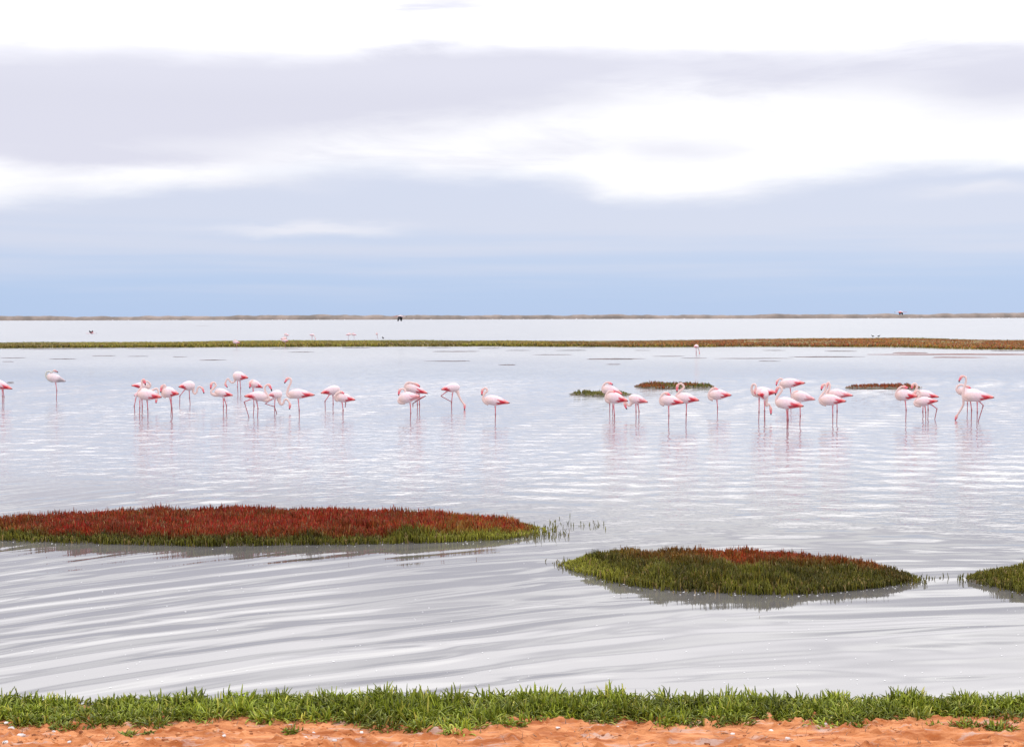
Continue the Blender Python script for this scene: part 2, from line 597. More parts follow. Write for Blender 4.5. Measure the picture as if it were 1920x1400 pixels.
def join_batches(bs):
    off, V, Q, C = 0, [], [], []
    for v, q, c in bs:
        V.append(v)
        Q.append(q + off)
        C.append(c)
        off += len(v)
    return np.concatenate(V), np.concatenate(Q), np.concatenate(C)


def poly_world(px_pts):
    return np.array([ground(a, b) for a, b in px_pts])


def smooth_poly(P, n=160):
    m = len(P)
    out = []
    for i in range(m):
        p0, p1, p2, p3 = P[i - 1], P[i], P[(i + 1) % m], P[(i + 2) % m]
        for u in np.linspace(0, 1, max(2, n // m), endpoint=False):
            out.append(0.5 * ((2 * p1) + (-p0 + p2) * u + (2 * p0 - 5 * p1 + 4 * p2 - p3) * u * u + (-p0 + 3 * p1 - 3 * p2 + p3) * u ** 3))
    return np.array(out)


def inside(P, x, y):
    r = np.zeros(len(x), bool)
    for i in range(len(P)):
        x1, y1 = P[i - 1]
        x2, y2 = P[i]
        c = ((y1 > y) != (y2 > y))
        with np.errstate(divide='ignore', invalid='ignore'):
            xx = (x2 - x1) * (y - y1) / (y2 - y1) + x1
        r ^= c & (x < xx)
    return r


def edge_dist(P, x, y):
    d = np.full(len(x), 1e9)
    for i in range(len(P)):
        a, b = P[i - 1], P[i]
        ab = b - a
        L2 = max(ab @ ab, 1e-9)
        t = np.clip(((x - a[0]) * ab[0] + (y - a[1]) * ab[1]) / L2, 0, 1)
        d = np.minimum(d, np.hypot(x - a[0] - t * ab[0], y - a[1] - t * ab[1]))
    return d


def scatter(P, dens):
    lo, hi = P.min(0), P.max(0)
    n = int((hi - lo).prod() * dens)
    x, y = rng.uniform(lo[0], hi[0], n), rng.uniform(lo[1], hi[1], n)
    k = inside(P, x, y)
    return x[k], y[k]


def bank_mesh(P, top, mat):
    c = P.mean(0)
    rings = [(1.0, -0.12), (0.97, -0.01), (0.93, top * 0.6), (0.8, top), (0.4, top * 1.15)]
    n = len(P)
    V = []
    for s, z in rings:
        V.append(np.concatenate([c + (P - c) * s, np.full((n, 1), z)], 1))
    V = np.concatenate(V + [np.array([[c[0], c[1], top * 1.2]])])
    Q, T = [], []
    for r in range(len(rings) - 1):
        for i in range(n):
            j = (i + 1) % n
            Q.append((r * n + i, r * n + j, (r + 1) * n + j, (r + 1) * n + i))
    last = (len(rings) - 1) * n
    for i in range(n):
        T.append((last + i, last + (i + 1) % n, len(V) - 1))
    return np_mesh('mud_bank', V, Q, T, mats=[mat])


G_DARK = np.array([0.054, 0.056, 0.005])
G_MID = np.array([0.115, 0.105, 0.009])
G_YEL = np.array([0.32, 0.32, 0.035])
RED = np.array([0.37, 0.013, 0.008])
RUST = np.array([0.34, 0.060, 0.011])


def shoots(x, y, z0, h, red, yel, width, K=4, branch=0.9, rustk=1.4):
    """upright jointed glasswort shoots with short side branches"""
    n = len(x)
    base = np.stack([x, y, z0], -1)
    phi = rng.uniform(0, 2 * math.pi, n)
    th0 = np.abs(rng.normal(0, 0.13, n))
    dth = rng.normal(0.1, 0.25, n)
    L = h * rng.uniform(0.75, 1.2, n)
    tone = rng.uniform(0.5, 1.28, n)[:, None]
    red = np.clip(red * rng.uniform(0.55, 1.25, n) + rng.normal(0, 0.06, n), 0, 1)
    g = (G_DARK + (G_MID - G_DARK) * rng.uniform(0, 1, n)[:, None])
    g = g * (1 - yel[:, None]) + G_YEL * yel[:, None]
    rr = RED + (RUST - RED) * (rng.uniform(0, 1, n) ** rustk)[:, None]
    dead = (rng.uniform(0, 1, n) < 0.05)[:, None]
    g = np.where(dead, np.array([0.30, 0.21, 0.08]), g)
    rr = np.where(dead, np.array([0.30, 0.17, 0.07]), rr)
    low = g * tone
    tip = (g * (1 - red[:, None]) + rr * red[:, None]) * tone
    bs = [leaf_batch(base, phi, th0, dth, L, width * rng.uniform(0.8, 1.2, n), low * (1 - 0.55 * red[:, None]) + tip * 0.55 * red[:, None], tip, K,
                     [0.8, 1.0, 0.9, 0.35][:K] if K == 4 else None, 0.6)]
    k = rng.uniform(0, 1, n) < branch
    m = k.sum()
    T = np.stack([np.sin(th0) * np.cos(phi), np.sin(th0) * np.sin(phi), np.cos(th0)], -1)
    f = rng.uniform(0.3, 0.75, n)
    bb = base + T * (L * f)[:, None]
    bs.append(leaf_batch(bb[k], rng.uniform(0, 2 * math.pi, m), rng.uniform(0.4, 0.9, m), rng.uniform(-0.7, -0.2, m),
                         L[k] * rng.uniform(0.3, 0.55, m), width[k] * 0.8 if hasattr(width, '__len__') else np.full(m, width * 0.8),
                         tip[k], tip[k], 3, [0.8, 1.0, 0.3]))
    return bs


def marsh_island(px_pts, label, dens, hgt, redfun, yelfun, width=0.0085, top=0.03, extra=None, mat=None, tap=0.34):
    P = smooth_poly(poly_world(px_pts))
    wob = (fbm(P[:, 0] * 2.1, P[:, 1] * 2.1, 4, 3) - 0.5) * 0.14
    c = P.mean(0)
    P = P + (P - c) / np.linalg.norm(P - c, axis=1)[:, None] * wob[:, None]
    root = link('marsh_island', bank_mesh(P, top, mat or M_MUD), label=label, category='marsh island',
                group='low vegetated islands in the lagoon')
    x, y = scatter(P, dens)
    ed = edge_dist(P, x, y)
    # ragged margin
    ends = np.minimum(x - P[:, 0].min(), P[:, 0].max() - x) / (0.07 * np.ptp(P[:, 0]))
    keep = rng.uniform(0, 1, len(x)) < smooth01(0.35 + ed / 0.12) * (0.25 + 0.75 * smooth01(ends))
    x, y, ed = x[keep], y[keep], ed[keep]
    patch = fbm(x * 1.6, y * 1.6, 6, 3)
    h = hgt * (0.62 + 0.45 * patch + 0.55 * vnoise(x * 4.5, y * 4.5, 71) ** 1.5) * (0.48 + 0.52 * smooth01(ed / tap))
    ends = np.minimum(x - P[:, 0].min(), P[:, 0].max() - x) / (0.11 * np.ptp(P[:, 0]))
    h = h * (0.45 + 0.55 * smooth01(ends))
    bs = shoots(x, y, np.full(len(x), top * 0.4) - 0.01, h, np.clip(redfun(x, y, ed, patch), 0, 1), np.clip(yelfun(x, y, ed, patch), 0, 1),
                np.full(len(x), width), rustk=0.6 if hgt < 0.14 else 2.4)
    if extra is not None:
        ex, ey = extra
        n = len(ex)
        bs += shoots(ex, ey, np.full(n, -0.05), np.full(n, hgt * 0.65) * rng.uniform(0.5, 1.15, n), np.zeros(n), np.full(n, 0.25), np.full(n, width * 0.75), branch=0.4)
    if hgt > 0.12 and len(x) > 3000:
        # stray half drowned stems around the margin
        n = int(26 * np.linalg.norm(np.diff(P, axis=0, append=P[:1]), axis=1).sum())
        i = rng.integers(0, len(P), n)
        gate = fbm(P[i, 0] * 1.9, P[i, 1] * 1.9, 61, 2) > 0.42
        i = i[gate]
        n = len(i)
        f = rng.uniform(0, 1, n)[:, None]
        e0 = P[i] * (1 - f) + P[(i + 1) % len(P)] * f
        o_ = (e0 - P.mean(0)) * np.array([1.0, 2.2])
        e0 = e0 + o_ / np.linalg.norm(o_, axis=1)[:, None] * rng.exponential(0.055, n)[:, None]
        bs += shoots(e0[:, 0], e0[:, 1], np.full(n, -0.04), hgt * rng.uniform(0.4, 0.8, n), np.zeros(n), np.full(n, 0.2), np.full(n, width * 0.85), branch=0.5)
    V, Q, C = join_batches(bs)
    link('glasswort_shoots', np_mesh('glasswort_shoots', V, Q, mats=[M_PLANT], pig=C), parent=root, kind='stuff')
    return P


# the long red island on the left
ex_n = 120
expx = 1030 + 110 * rng.uniform(0, 1, ex_n) ** 1.3
expy = np.where(rng.uniform(0, 1, ex_n) < 0.6, rng.normal(985, 5, ex_n), rng.normal(1006, 4, ex_n))
expx = np.where(expy > 997, 1000 + (expx - 1030) * 0.6, expx)
exw = np.array([ground(a, b) for a, b in zip(expx, expy)])


def red1(x, y, ed, n):
    front = np.clip(ed / 0.30, 0, 1)
    r = smooth01((ed - 0.13 - 0.22 * (n - 0.5)) / 0.2)
    r = r * (1 - smooth01((x + 0.2) / 1.6) * 0.65)
    back = y > 21.3
    r = np.where(back, np.maximum(r, 0.6 * (n > 0.42)), r)
    mott = fbm(x * 2.7, y * 2.7, 91, 3)
    return r * (0.68 + 0.32 * smooth01((mott - 0.36) / 0.2)) * (0.75 + 0.5 * n) * (0.35 + 0.65 * smooth01((x + 8.2) / 2.0))


ISL1 = marsh_island([(-190, 998), (-60, 990), (100, 980), (250, 971), (420, 967), (620, 968), (800, 975), (950, 984), (1035, 993), (1010, 1003),
                     (920, 1013), (780, 1019), (600, 1022), (400, 1024), (220, 1021), (80, 1017), (-60, 1011), (-170, 1005)],
                    'long low island of crimson glasswort with a green front edge', 1800, 0.145, red1,
                    lambda x, y, ed, n: smooth01((x + 2.2) / 2.2) * 0.75 + 0.15 * (ed < 0.12) + 0.3 * smooth01((-x - 5.5) / 1.2) * (ed < 0.5), extra=(exw[:, 0], exw[:, 1]))


def tips(*a):
    out = []
    for i in range(0, len(a), 5):
        px, py, sx, sy, n = a[i:i + 5]
        out += [ground(px + rng.normal(0, sx), py + rng.normal(0, sy)) for _ in range(n)]
    out = np.array(out)
    return out[:, 0], out[:, 1]


def red2(x, y, ed, n):
    return smooth01((y - 17.22 + 0.30 * (x - 1.5) + 0.9 * (n - 0.5)) / 0.7) * (0.35 + 0.65 * smooth01((x - 1.6) / 1.2)) * smooth01((x - 0.9) / 0.5) * (0.5 + 0.8 * n) * (1 - smooth01((x - 3.9) / 0.35))


ISL2 = marsh_island([(1045, 1060), (1100, 1052), (1200, 1047), (1320, 1046), (1450, 1050), (1580, 1061), (1680, 1077), (1735, 1087), (1680, 1098),
                     (1600, 1109), (1500, 1115), (1400, 1115), (1300, 1110), (1200, 1100), (1120, 1083)],
                    'oval green marsh island with a rusty red back edge', 2800, 0.135, red2,
                    lambda x, y, ed, n: 0.75 * smooth01((1.3 - x) / 0.5) * (ed < 0.3) + 0.25 * (n > 0.6) + 0.06, extra=tips(1725, 1088, 14, 4, 40, 1072, 1062, 18, 5, 45))
ISL3 = marsh_island([(1803, 1086), (1850, 1077), (1930, 1069), (2060, 1062), (2200, 1066), (2240, 1085), (2150, 1112), (2040, 1124), (1940, 1116), (1860, 1100)],
                    'green marsh island cut off by the right edge of the picture', 2600, 0.13,
                    lambda x, y, ed, n: 0.55 * smooth01((y - 17.3) / 0.4) * n, lambda x, y, ed, n: 0.25 + 0.3 * (n > 0.55))
# three small islets further out
marsh_island([(1066, 740), (1090, 738), (1130, 737), (1165, 738), (1185, 740), (1160, 742), (1130, 743), (1095, 742)],
             'small green islet behind two sleeping flamingos', 170, 0.11, lambda x, y, ed, n: 0.5 * smooth01((x - 9.5) / 2.0), lambda x, y, ed, n: 0.25 + 0 * x, 0.02, 0.05)
marsh_island([(1188, 725), (1215, 723), (1260, 722), (1310, 723), (1342, 725.5), (1310, 728), (1255, 729), (1215, 728)],
             'small brown and green islet behind the flamingo with raised curled neck', 120, 0.13, lambda x, y, ed, n: 0.75 * (n > 0.5) + 0 * x, lambda x, y, ed, n: 0.2 + 0 * x, 0.022, 0.06)
marsh_island([(1582, 727), (1610, 725), (1660, 724.5), (1705, 725), (1730, 727.5), (1690, 729.5), (1640, 729.5), (1605, 728.5)],
             'small brown islet left of the group at far right', 120, 0.11, lambda x, y, ed, n: 0.8 + 0 * x, lambda x, y, ed, n: 0.1 + 0 * x, 0.022, 0.06)


# far marsh strip across the whole view
def build_strip():
    back = [(-500, 646), (-200, 646), (0, 647.5), (80, 647), (190, 648.5), (350, 648), (420, 645.5), (600, 643.5), (800, 644), (1000, 645), (1250, 643), (1400, 640.5),
            (1680, 637.5), (1760, 638.5), (1830, 641), (1920, 643), (2150, 642), (2500, 640)]
    front = [(-500, 654), (-200, 654), (0, 653.5), (150, 652.5), (300, 651.5), (600, 650.5), (900, 649.5), (1100, 650.5), (1250, 651.5), (1400, 650.5), (1700, 652),
             (1800, 655.5), (1920, 656.5), (2150, 657), (2500, 654)]
    bp, fp = np.array(back), np.array(front)
    pxs = np.linspace(-480, 2480, 420)
    by, fy = np.interp(pxs, bp[:, 0], bp[:, 1]), np.interp(pxs, fp[:, 0], fp[:, 1])
    F = np.array([ground(a, b) for a, b in zip(pxs, fy + 0.5 * (fbm(pxs / 30, pxs * 0, 2, 2) - 0.5))])
    B = np.array([ground(a, b) for a, b in zip(pxs, by)])
    ny = 14
    V = []
    for i, u in enumerate(np.linspace(0, 1, ny)):
        pt = F + (B - F) * u
        z = 0.34 * math.sin(math.pi * min(u * 1.0, 1.0)) ** 0.5 * (0.6 + 0.8 * fbm(pt[:, 0] / 3, pt[:, 1] / 4, 3, 3))
        if i in (0, ny - 1):
            z = z * 0 - 0.2
        V.append(np.concatenate([pt, z[:, None]], 1))
    V = np.stack(V, 1).reshape(-1, 3)
    root = link('marsh_strip', np_mesh('marsh_strip', V, grid_quads(len(pxs), ny), mats=[M_STRIP]),
                label='long olive and rust marsh strip crossing the whole lagoon in the distance', category='marsh strip')
    n = 60000
    i = rng.uniform(0, len(pxs) - 1.001, n)
    i0 = i.astype(int)
    fr = (i - i0)[:, None]
    u = rng.uniform(0.02, 0.98, n)
    f = F[i0] * (1 - fr) + F[i0 + 1] * fr
    b = B[i0] * (1 - fr) + B[i0 + 1] * fr
    p = f + (b - f) * u[:, None]
    z = 0.22 * np.sin(math.pi * u) ** 0.5
    nn = fbm(p[:, 0] / 9, p[:, 1] / 14, 12, 3)
    right = smooth01((p[:, 0] + 5) / 30)
    red = np.clip((1 - smooth01((u - 0.25 - 0.35 * right) / 0.3)) * (0.25 + 0.75 * right) * (0.5 + nn), 0, 1) * 0.65
    hole = fbm(p[:, 0] / 12, p[:, 1] / 5, 31, 2)
    k = hole < 2.0
    bs = shoots(p[k][:, 0], p[k][:, 1], z[k], 0.20 * (0.6 + 0.8 * nn[k]), red[k], (0.25 + 0.35 * (nn[k] > 0.5)), np.full(k.sum(), 0.085), branch=0.5)
    Vv, Q, C = join_batches(bs)
    link('glasswort_shoots', np_mesh('glasswort_shoots', Vv, Q, mats=[M_PLANT], pig=C), parent=root, kind='stuff')


build_strip()


# ------------------------------------------------------------------ shore belt of green succulents
def tuft(cx, cy, rad, n, hl, tint, flat=0.0, redn=0.0):
    """one clump: curved fleshy leaves leaning outward"""
    r = rad * np.sqrt(rng.uniform(0, 1, n))
    a = rng.uniform(0, 2 * math.pi, n)
    x, y = cx + r * np.cos(a), cy + r * np.sin(a) * 0.8
    z = sand_z(x, y, False) + rng.uniform(0.0, 0.55, n) * hl * (1 - (r / rad) ** 2 * 0.8) * (1 - flat * 0.6) - 0.006
    out = r / rad
    th0 = 0.12 + out * (0.6 + 0.6 * flat) * rng.uniform(0.3, 1.1, n)
    dth = rng.normal(1.05, 0.95, n)
    L = hl * rng.uniform(0.36, 0.9, n)
    phi = a + rng.normal(0, 1.0, n)
    w = rng.uniform(0.0052, 0.0086, n)
    t = rng.uniform(0, 1, n)[:, None]
    g0, g1 = np.array([0.060, 0.092, 0.006]), np.array([0.235, 0.285, 0.022])
    c = (g0 + (g1 - g0) * t) * tint
    yb = (rng.uniform(0, 1, n) < 0.10)[:, None]
    c = np.where(yb, np.array([0.34, 0.33, 0.06]) * tint, c)
    rb = (rng.uniform(0, 1, n) < redn)[:, None]
    c = np.where(rb, np.array([0.30, 0.10, 0.035]), c)
    tip = np.clip(c * 1.25 + np.array([0.03, 0.02, 0.0]), 0, 1)
    return leaf_batch(np.stack([x, y, z], -1), phi, th0, dth, L, w, c, tip, 5, [0.7, 1.0, 0.95, 0.8, 0.3])


def build_belt():
    bs = []
    fr = [(-150, 1362), (0, 1352), (60, 1364), (120, 1372), (180, 1352), (235, 1362), (300, 1362), (350, 1352), (410, 1352), (450, 1340), (520, 1352),
          (580, 1352), (640, 1348), (720, 1352), (790, 1372), (860, 1368), (920, 1356), (985, 1352), (1040, 1360), (1100, 1352), (1160, 1352), (1240, 1360), (1310, 1368),
          (1360, 1354), (1430, 1346), (1480, 1348), (1550, 1358), (1610, 1360), (1650, 1346), (1720, 1346), (1800, 1340), (1920, 1340), (2100, 1344)]
    fr = np.array(fr, float)
    bk = [(-150, 1312), (0, 1314), (180, 1313), (350, 1312), (560, 1312), (640, 1314), (800, 1318), (950, 1306), (1080, 1316), (1160, 1318), (1240, 1314), (1360, 1314), (1450, 1320),
          (1500, 1322), (1600, 1320), (1640, 1316), (1760, 1320), (1920, 1318), (2100, 1316)]
    bk = np.array(bk, float)
    for i in range(520):
        px = rng.uniform(-140, 2080)
        f, b = np.interp(px, fr[:, 0], fr[:, 1]), np.interp(px, bk[:, 0], bk[:, 1])
        py = b + (f - b) * rng.uniform(0, 1)
        u = (py - b) / (f - b)
        if u > 0.8:
            py += rng.normal(0, 7)
        g = ground(px, py, 0.03)
        hl = rng.uniform(0.10, 0.17) * (1.0 - 0.12 * u) * (0.62 + 0.8 * vnoise(np.array([px / 130.0]), np.array([0.5]), 5)[0])
        bs.append(tuft(g[0], g[1], rng.uniform(0.09, 0.15), int(rng.uniform(60, 86)), hl * 0.92, rng.uniform(0.6, 1.35), 0.4 * u))
    V, Q, C = join_batches(bs)
    link('shore_succulents', np_mesh('shore_succulents', V, Q, mats=[M_PLANT], pig=C), kind='stuff',
         label='thick belt of green succulent leaves along the sandy shore', category='shore plants')


build_belt()

for (px, py, rad, n, hl, fl, redn, lab) in [
    (241, 1380, 0.055, 60, 0.06, 0.5, 0.05, 'small green tuft alone on the sand near the left'),
    (278, 1378, 0.03, 30, 0.05, 0.5, 0.0, 'tiny green tuft on the sand beside the small left tuft'),
    (548, 1377, 0.055, 55, 0.075, 0.5, 0.25, 'thin yellowish tuft standing out from the belt left of centre'),
    (958, 1368, 0.09, 90, 0.085, 0.8, 0.05, 'spreading pale green tuft on the sand at centre'),
    (708, 1352, 0.035, 30, 0.05, 0.5, 0.0, 'tiny sprig on the sand left of the centre tuft'),
    (1752, 1364, 0.06, 50, 0.055, 0.8, 0.35, 'thin reddish sprig left of the dark tuft at right'),
    (1812, 1364, 0.11, 150, 0.075, 0.7, 0.3, 'dark green and reddish tuft behind the hollow in the sand'),
    (1875, 1366, 0.10, 150, 0.085, 0.7, 0.15, 'dark green tuft on the sand at the right edge')]:
    g = ground(px, py, 0.04)
    V, Q, C = tuft(g[0], g[1], rad, n, hl, 0.9, fl, redn)
    V = V - np.array([g[0], g[1], 0])
    o = link('succulent_tuft', np_mesh('succulent_tuft', V, Q, mats=[M_PLANT], pig=C), label=lab, category='plant', group='loose tufts on the sand')
    o.location = (g[0], g[1], float(sand_z(np.array([g[0]]), np.array([g[1]]))[0] - sand_z(np.array([g[0]]), np.array([g[1]]), False)[0]) - 0.004)


# ------------------------------------------------------------------ mudflats, foam, litter
def lens_mesh(name, hw, hd, ht, seed, mat, lobes=48):
    a = np.linspace(0, 2 * math.pi, lobes, endpoint=False)
    rr = 0.35 + 0.95 * fbm(np.cos(a) * 2.2 + 5, np.sin(a) * 2.2 + 5, seed, 4)
    ring = np.stack([np.cos(a) * hw * rr, np.sin(a) * hd * rr], -1)
    V, Q, T = [], [], []
    for s, z in ((1.0, -0.05), (0.93, ht * 0.4), (0.6, ht)):
        zz = z * (0.4 + 1.2 * fbm(np.cos(a) * 4 + s, np.sin(a) * 4, seed + 3, 2)) if z > 0 else np.full(lobes, z)
        V.append(np.concatenate([ring * s, zz[:, None]], 1))
    V = np.concatenate(V + [np.array([[0, 0, ht]])])
    for r in range(2):
        for i in range(lobes):
            j = (i + 1) % lobes
            Q.append((r * lobes + i, r * lobes + j, (r + 1) * lobes + j, (r + 1) * lobes + i))
    for i in range(lobes):
        T.append((2 * lobes + i, 2 * lobes + (i + 1) % lobes, 3 * lobes))
    return np_mesh(name, V, Q, T, mats=[mat])


FLATS = [(0, 45, 671, .6), (4, 26, 678, .5), (92, 145, 673, .6), (175, 222, 667, .5), (240, 276, 668, .4), (320, 352, 669, .5), (370, 420, 675, .6),
         (500, 560, 653.5, .8), (540, 590, 660, .7), (366, 392, 611, .8), (640, 692, 652.2, .8), (800, 842, 651.8, .6), (806, 900, 659, .8), (895, 942, 653, .7),
         (945, 992, 657, .7), (800, 888, 677, .6), (935, 970, 684, .5), (1000, 1072, 665, .5), (1042, 1102, 657, .9), (1080, 1116, 651.5, .5), (1095, 1208, 673, 1.1),
         (1190, 1218, 657, .6), (1135, 1166, 683, .4), (1225, 1282, 668, .5), (1280, 1332, 671.5, .5), (1345, 1482, 672, .7), (1480, 1618, 669, .9),
         (1430, 1472, 657, .7), (1545, 1606, 658.5, 1.4), (1632, 1990, 664.5, 1.3), (1668, 1745, 661.5, 1.6), (1735, 1850, 670, 1.0), (1420, 1462, 677, .4), (14, 27, 717, .8),
         (1850, 1930, 658.0, .8), (40, 200, 654.5, .6), (240, 330, 653.5, .6)]
for i, (xa, xb, yy, th) in enumerate(FLATS):
    a, b = ground(xa, yy), ground(xb, yy)
    c = (a + b) / 2
    hw = (b[0] - a[0]) / 2
    nr, fr_ = ground((xa + xb) / 2, yy + th), ground((xa + xb) / 2, yy - th)
    hd = min((fr_[1] - nr[1]) / 2, hw * 0.9)
    red = (xa in (1632, 1668, 1735))
    o = link('mudflat', lens_mesh('mudflat', hw * 1.15, hd, 0.012 + 0.012 * th, 40 + i, M_WEEDRED if red else M_WEED), kind='structure')
    o.location = (c[0], c[1], 0.0)


def discs(pts, rad, z, name, mat, parent=None, **kw):
    n = len(pts)
    K = 6
    a = np.linspace(0, 2 * math.pi, K, endpoint=False)
    jit = rng.uniform(0.6, 1.3, (n, K))
    ax = rng.uniform(0.8, 1.8, n)[:, None]
    V = np.zeros((n, K + 1, 3))
    V[:, :K, 0] = pts[:, :1] + np.cos(a) * rad[:, None] * jit * ax
    V[:, :K, 1] = pts[:, 1:2] + np.sin(a) * rad[:, None] * jit
    V[:, :K, 2] = z
    V[:, K, :2] = pts
    V[:, K, 2] = z + rad * 0.35
    idx = np.arange(n)[:, None] * (K + 1)
    T = np.concatenate([np.concatenate([idx + k, idx + (k + 1) % K, idx + K], 1) for k in range(K)])
    return link(name, np_mesh(name, V.reshape(-1, 3), np.zeros((0, 4)), T, mats=[mat]), parent, **kw)


# foam flecks drifting on the near water, thicker along the islands
pts = []
for _ in range(260):
    pts.append(ground(rng.uniform(-40, 1960), 1040 + 250 * rng.uniform(0, 1) ** 0.8))
pts = np.array(pts)
ok = ~(inside(ISL1, pts[:, 0], pts[:, 1]) | inside(ISL2, pts[:, 0], pts[:, 1]) | inside(ISL3, pts[:, 0], pts[:, 1]))
pts = pts[ok]
rad = rng.uniform(0.002, 0.006, len(pts))
for P, n in ((ISL1, 150), (ISL2, 140), (ISL3, 24)):
    i = rng.integers(0, len(P), n)
    q = P[i] + rng.normal(0, 0.02, (n, 2))
    q = q[(q[:, 1] < P[:, 1].mean())]
    q[:, 1] -= rng.uniform(0.0, 0.16, len(q))
    pts = np.concatenate([pts, q])
    rad = np.concatenate([rad, rng.uniform(0.003, 0.009, len(q))])
discs(pts, rad, 0.003, 'foam_flecks', M_FOAM, kind='stuff', label='white foam flecks drifting on the near water', category='foam')

# twigs and dry bits on the sand
n = 900
lx = rng.uniform(-4.3, 4.3, n)
ly = rng.uniform(9.6, 11.1, n)
clump = fbm(lx * 1.3, ly * 2.0, 44, 3)
k = rng.uniform(0, 1, n) < smooth01((clump - 0.4) / 0.25)
lx, ly = lx[k], ly[k]
n = len(lx)
lb = np.stack([lx, ly, sand_z(lx, ly) + 0.002], -1)
tw = rng.uniform(0, 1, n)[:, None]
v, q, c = leaf_batch(lb, rng.uniform(0, 6.28, n), rng.uniform(0.5, 1.5, n), rng.normal(0, 0.5, n), rng.uniform(0.012, 0.055, n), rng.uniform(0.0015, 0.0035, n),
                     np.array([0.13, 0.07, 0.05]) * (0.6 + tw), np.array([0.30, 0.18, 0.12]) * (0.6 + tw), 4, [0.8, 1, 0.9, 0.5])
link('twig_litter', np_mesh('twig_litter', v, q, mats=[M_PLANT], pig=c), kind='stuff', label='dry twigs and bits scattered on the sand', category='litter')

# crumbs and clods of dry sand
def lumps(x, y, r, pig, name, **kw):
    n, K = len(x), 6
    a = np.linspace(0, 2 * math.pi, K, endpoint=False)
    V = np.zeros((n, 2 * K + 1, 3))
    z = sand_z(x, y)
    for q_, (s_, h_) in enumerate(((1.0, -0.25), (0.8, 0.35))):
        j = rng.uniform(0.65, 1.3, (n, K))
        V[:, q_ * K:(q_ + 1) * K, 0] = x[:, None] + np.cos(a) * r[:, None] * s_ * j * 1.25
        V[:, q_ * K:(q_ + 1) * K, 1] = y[:, None] + np.sin(a) * r[:, None] * s_ * j
        V[:, q_ * K:(q_ + 1) * K, 2] = (z + r * h_)[:, None] + rng.normal(0, 0.12, (n, K)) * r[:, None]
    V[:, 2 * K] = np.stack([x, y, z + r * 0.6], -1)
    i = np.arange(n)[:, None] * (2 * K + 1)
    Q = np.concatenate([np.concatenate([i + k, i + (k + 1) % K, i + K + (k + 1) % K, i + K + k], 1) for k in range(K)])
    T = np.concatenate([np.concatenate([i + K + k, i + K + (k + 1) % K, i + 2 * K], 1) for k in range(K)])
    C = np.repeat(pig[:, None, :], 2 * K + 1, 1).reshape(-1, 3)
    return link(name, np_mesh(name, V.reshape(-1, 3), Q, T, mats=[M_EARTH], pig=C, smooth=False), **kw)


M_EARTH = attr_mat('dry_earth', 0.95, 0.8, 1.2, 60.0, 0.0, 0.15)
n = 5200
lx, ly = rng.uniform(-4.2, 4.2, n), rng.uniform(9.7, 11.2, n)
cl = fbm(lx * 1.7, ly * 3.2, 52, 3)
k = rng.uniform(0, 1, n) < smooth01((cl - 0.42) / 0.22)
lx, ly = lx[k], ly[k]
n = len(lx)
kind = rng.uniform(0, 1, n)[:, None]
pg = np.where(kind < 0.55, np.array([0.40, 0.155, 0.06]), np.where(kind < 0.8, np.array([0.20, 0.07, 0.03]), np.where(kind < 0.975, np.array([0.48, 0.25, 0.13]), np.array([0.48, 0.42, 0.40]))))
lumps(lx, ly, 0.003 + 0.016 * rng.uniform(0, 1, n) ** 3.0, pg * rng.uniform(0.75, 1.25, (n, 1)), 'sand_clods', kind='stuff', label='crumbs and clods of dry orange sand along the shore', category='clods')

# pale stones
STONES = [(12, 1352, .016, 'pale stone at the left edge just below the green belt'), (22, 1358, .02, 'larger pale stone in the left corner of the sand'),
          (40, 1374, .022, 'white stone low on the sand near the left edge'), (10, 1388, .018, 'pale stone at the bottom left corner of the sand'),
          (130, 1392, .012, 'small pale stone on the sand left of the loose green tufts'), (420, 1387, .013, 'single pale stone on bare sand between the left tufts and the yellowish tuft'),
          (588, 1369, .012, 'small pale stone close to the belt, right of the yellowish tuft'), (628, 1388, .014, 'pale stone on the sand left of centre, low'),
          (678, 1367, .013, 'pale stone near the belt, left of the tiny sprig'), (1046, 1367, .012, 'pale stone right of the spreading centre tuft'),
          (1446, 1366, .016, 'pale stone under the belt, right of centre'), (1374, 1374, .013, 'small pale stone low on the sand right of centre')]
for i, (px, py, r, lab) in enumerate(STONES):
    g = ground(px, py, 0.07)
    seg, rings = 8, 5
    V, Q = [], []
    for a in range(rings + 1):
        t = math.pi * a / rings
        for b in range(seg):
            p = 2 * math.pi * b / seg
            s = 1 + 0.35 * (random.random() - 0.5)
            V.append((math.sin(t) * math.cos(p) * r * 1.3 * s, math.sin(t) * math.sin(p) * r * s, math.cos(t) * r * 0.7 * s))
    for a in range(rings):
        for b in range(seg):
            Q.append((a * seg + b, (a + 1) * seg + b, (a + 1) * seg + (b + 1) % seg, a * seg + (b + 1) % seg))
    o = link('pale_stone', np_mesh('pale_stone', V, Q, mats=[M_STONE], smooth=True), label=lab, category='stone', group='pale stones on the sand')
    o.location = (g[0], g[1], float(sand_z(np.array([g[0]]), np.array([g[1]]))[0]) + r * 0.25)
    o.rotation_euler.z = random.uniform(0, 3)


# ------------------------------------------------------------------ flamingos
def cat_rom(P, n):
    P = np.asarray(P, float)
    Q = np.vstack([2 * P[0] - P[1], P, 2 * P[-1] - P[-2]])
    seg = len(P) - 1
    out = []
    for u in np.linspace(0, seg, n):
        i = min(int(u), seg - 1)
        f = u - i
        p0, p1, p2, p3 = Q[i], Q[i + 1], Q[i + 2], Q[i + 3]
        out.append(0.5 * ((2 * p1) + (-p0 + p2) * f + (2 * p0 - 5 * p1 + 4 * p2 - p3) * f * f + (-p0 + 3 * p1 - 3 * p2 + p3) * f ** 3))
    return np.array(out)


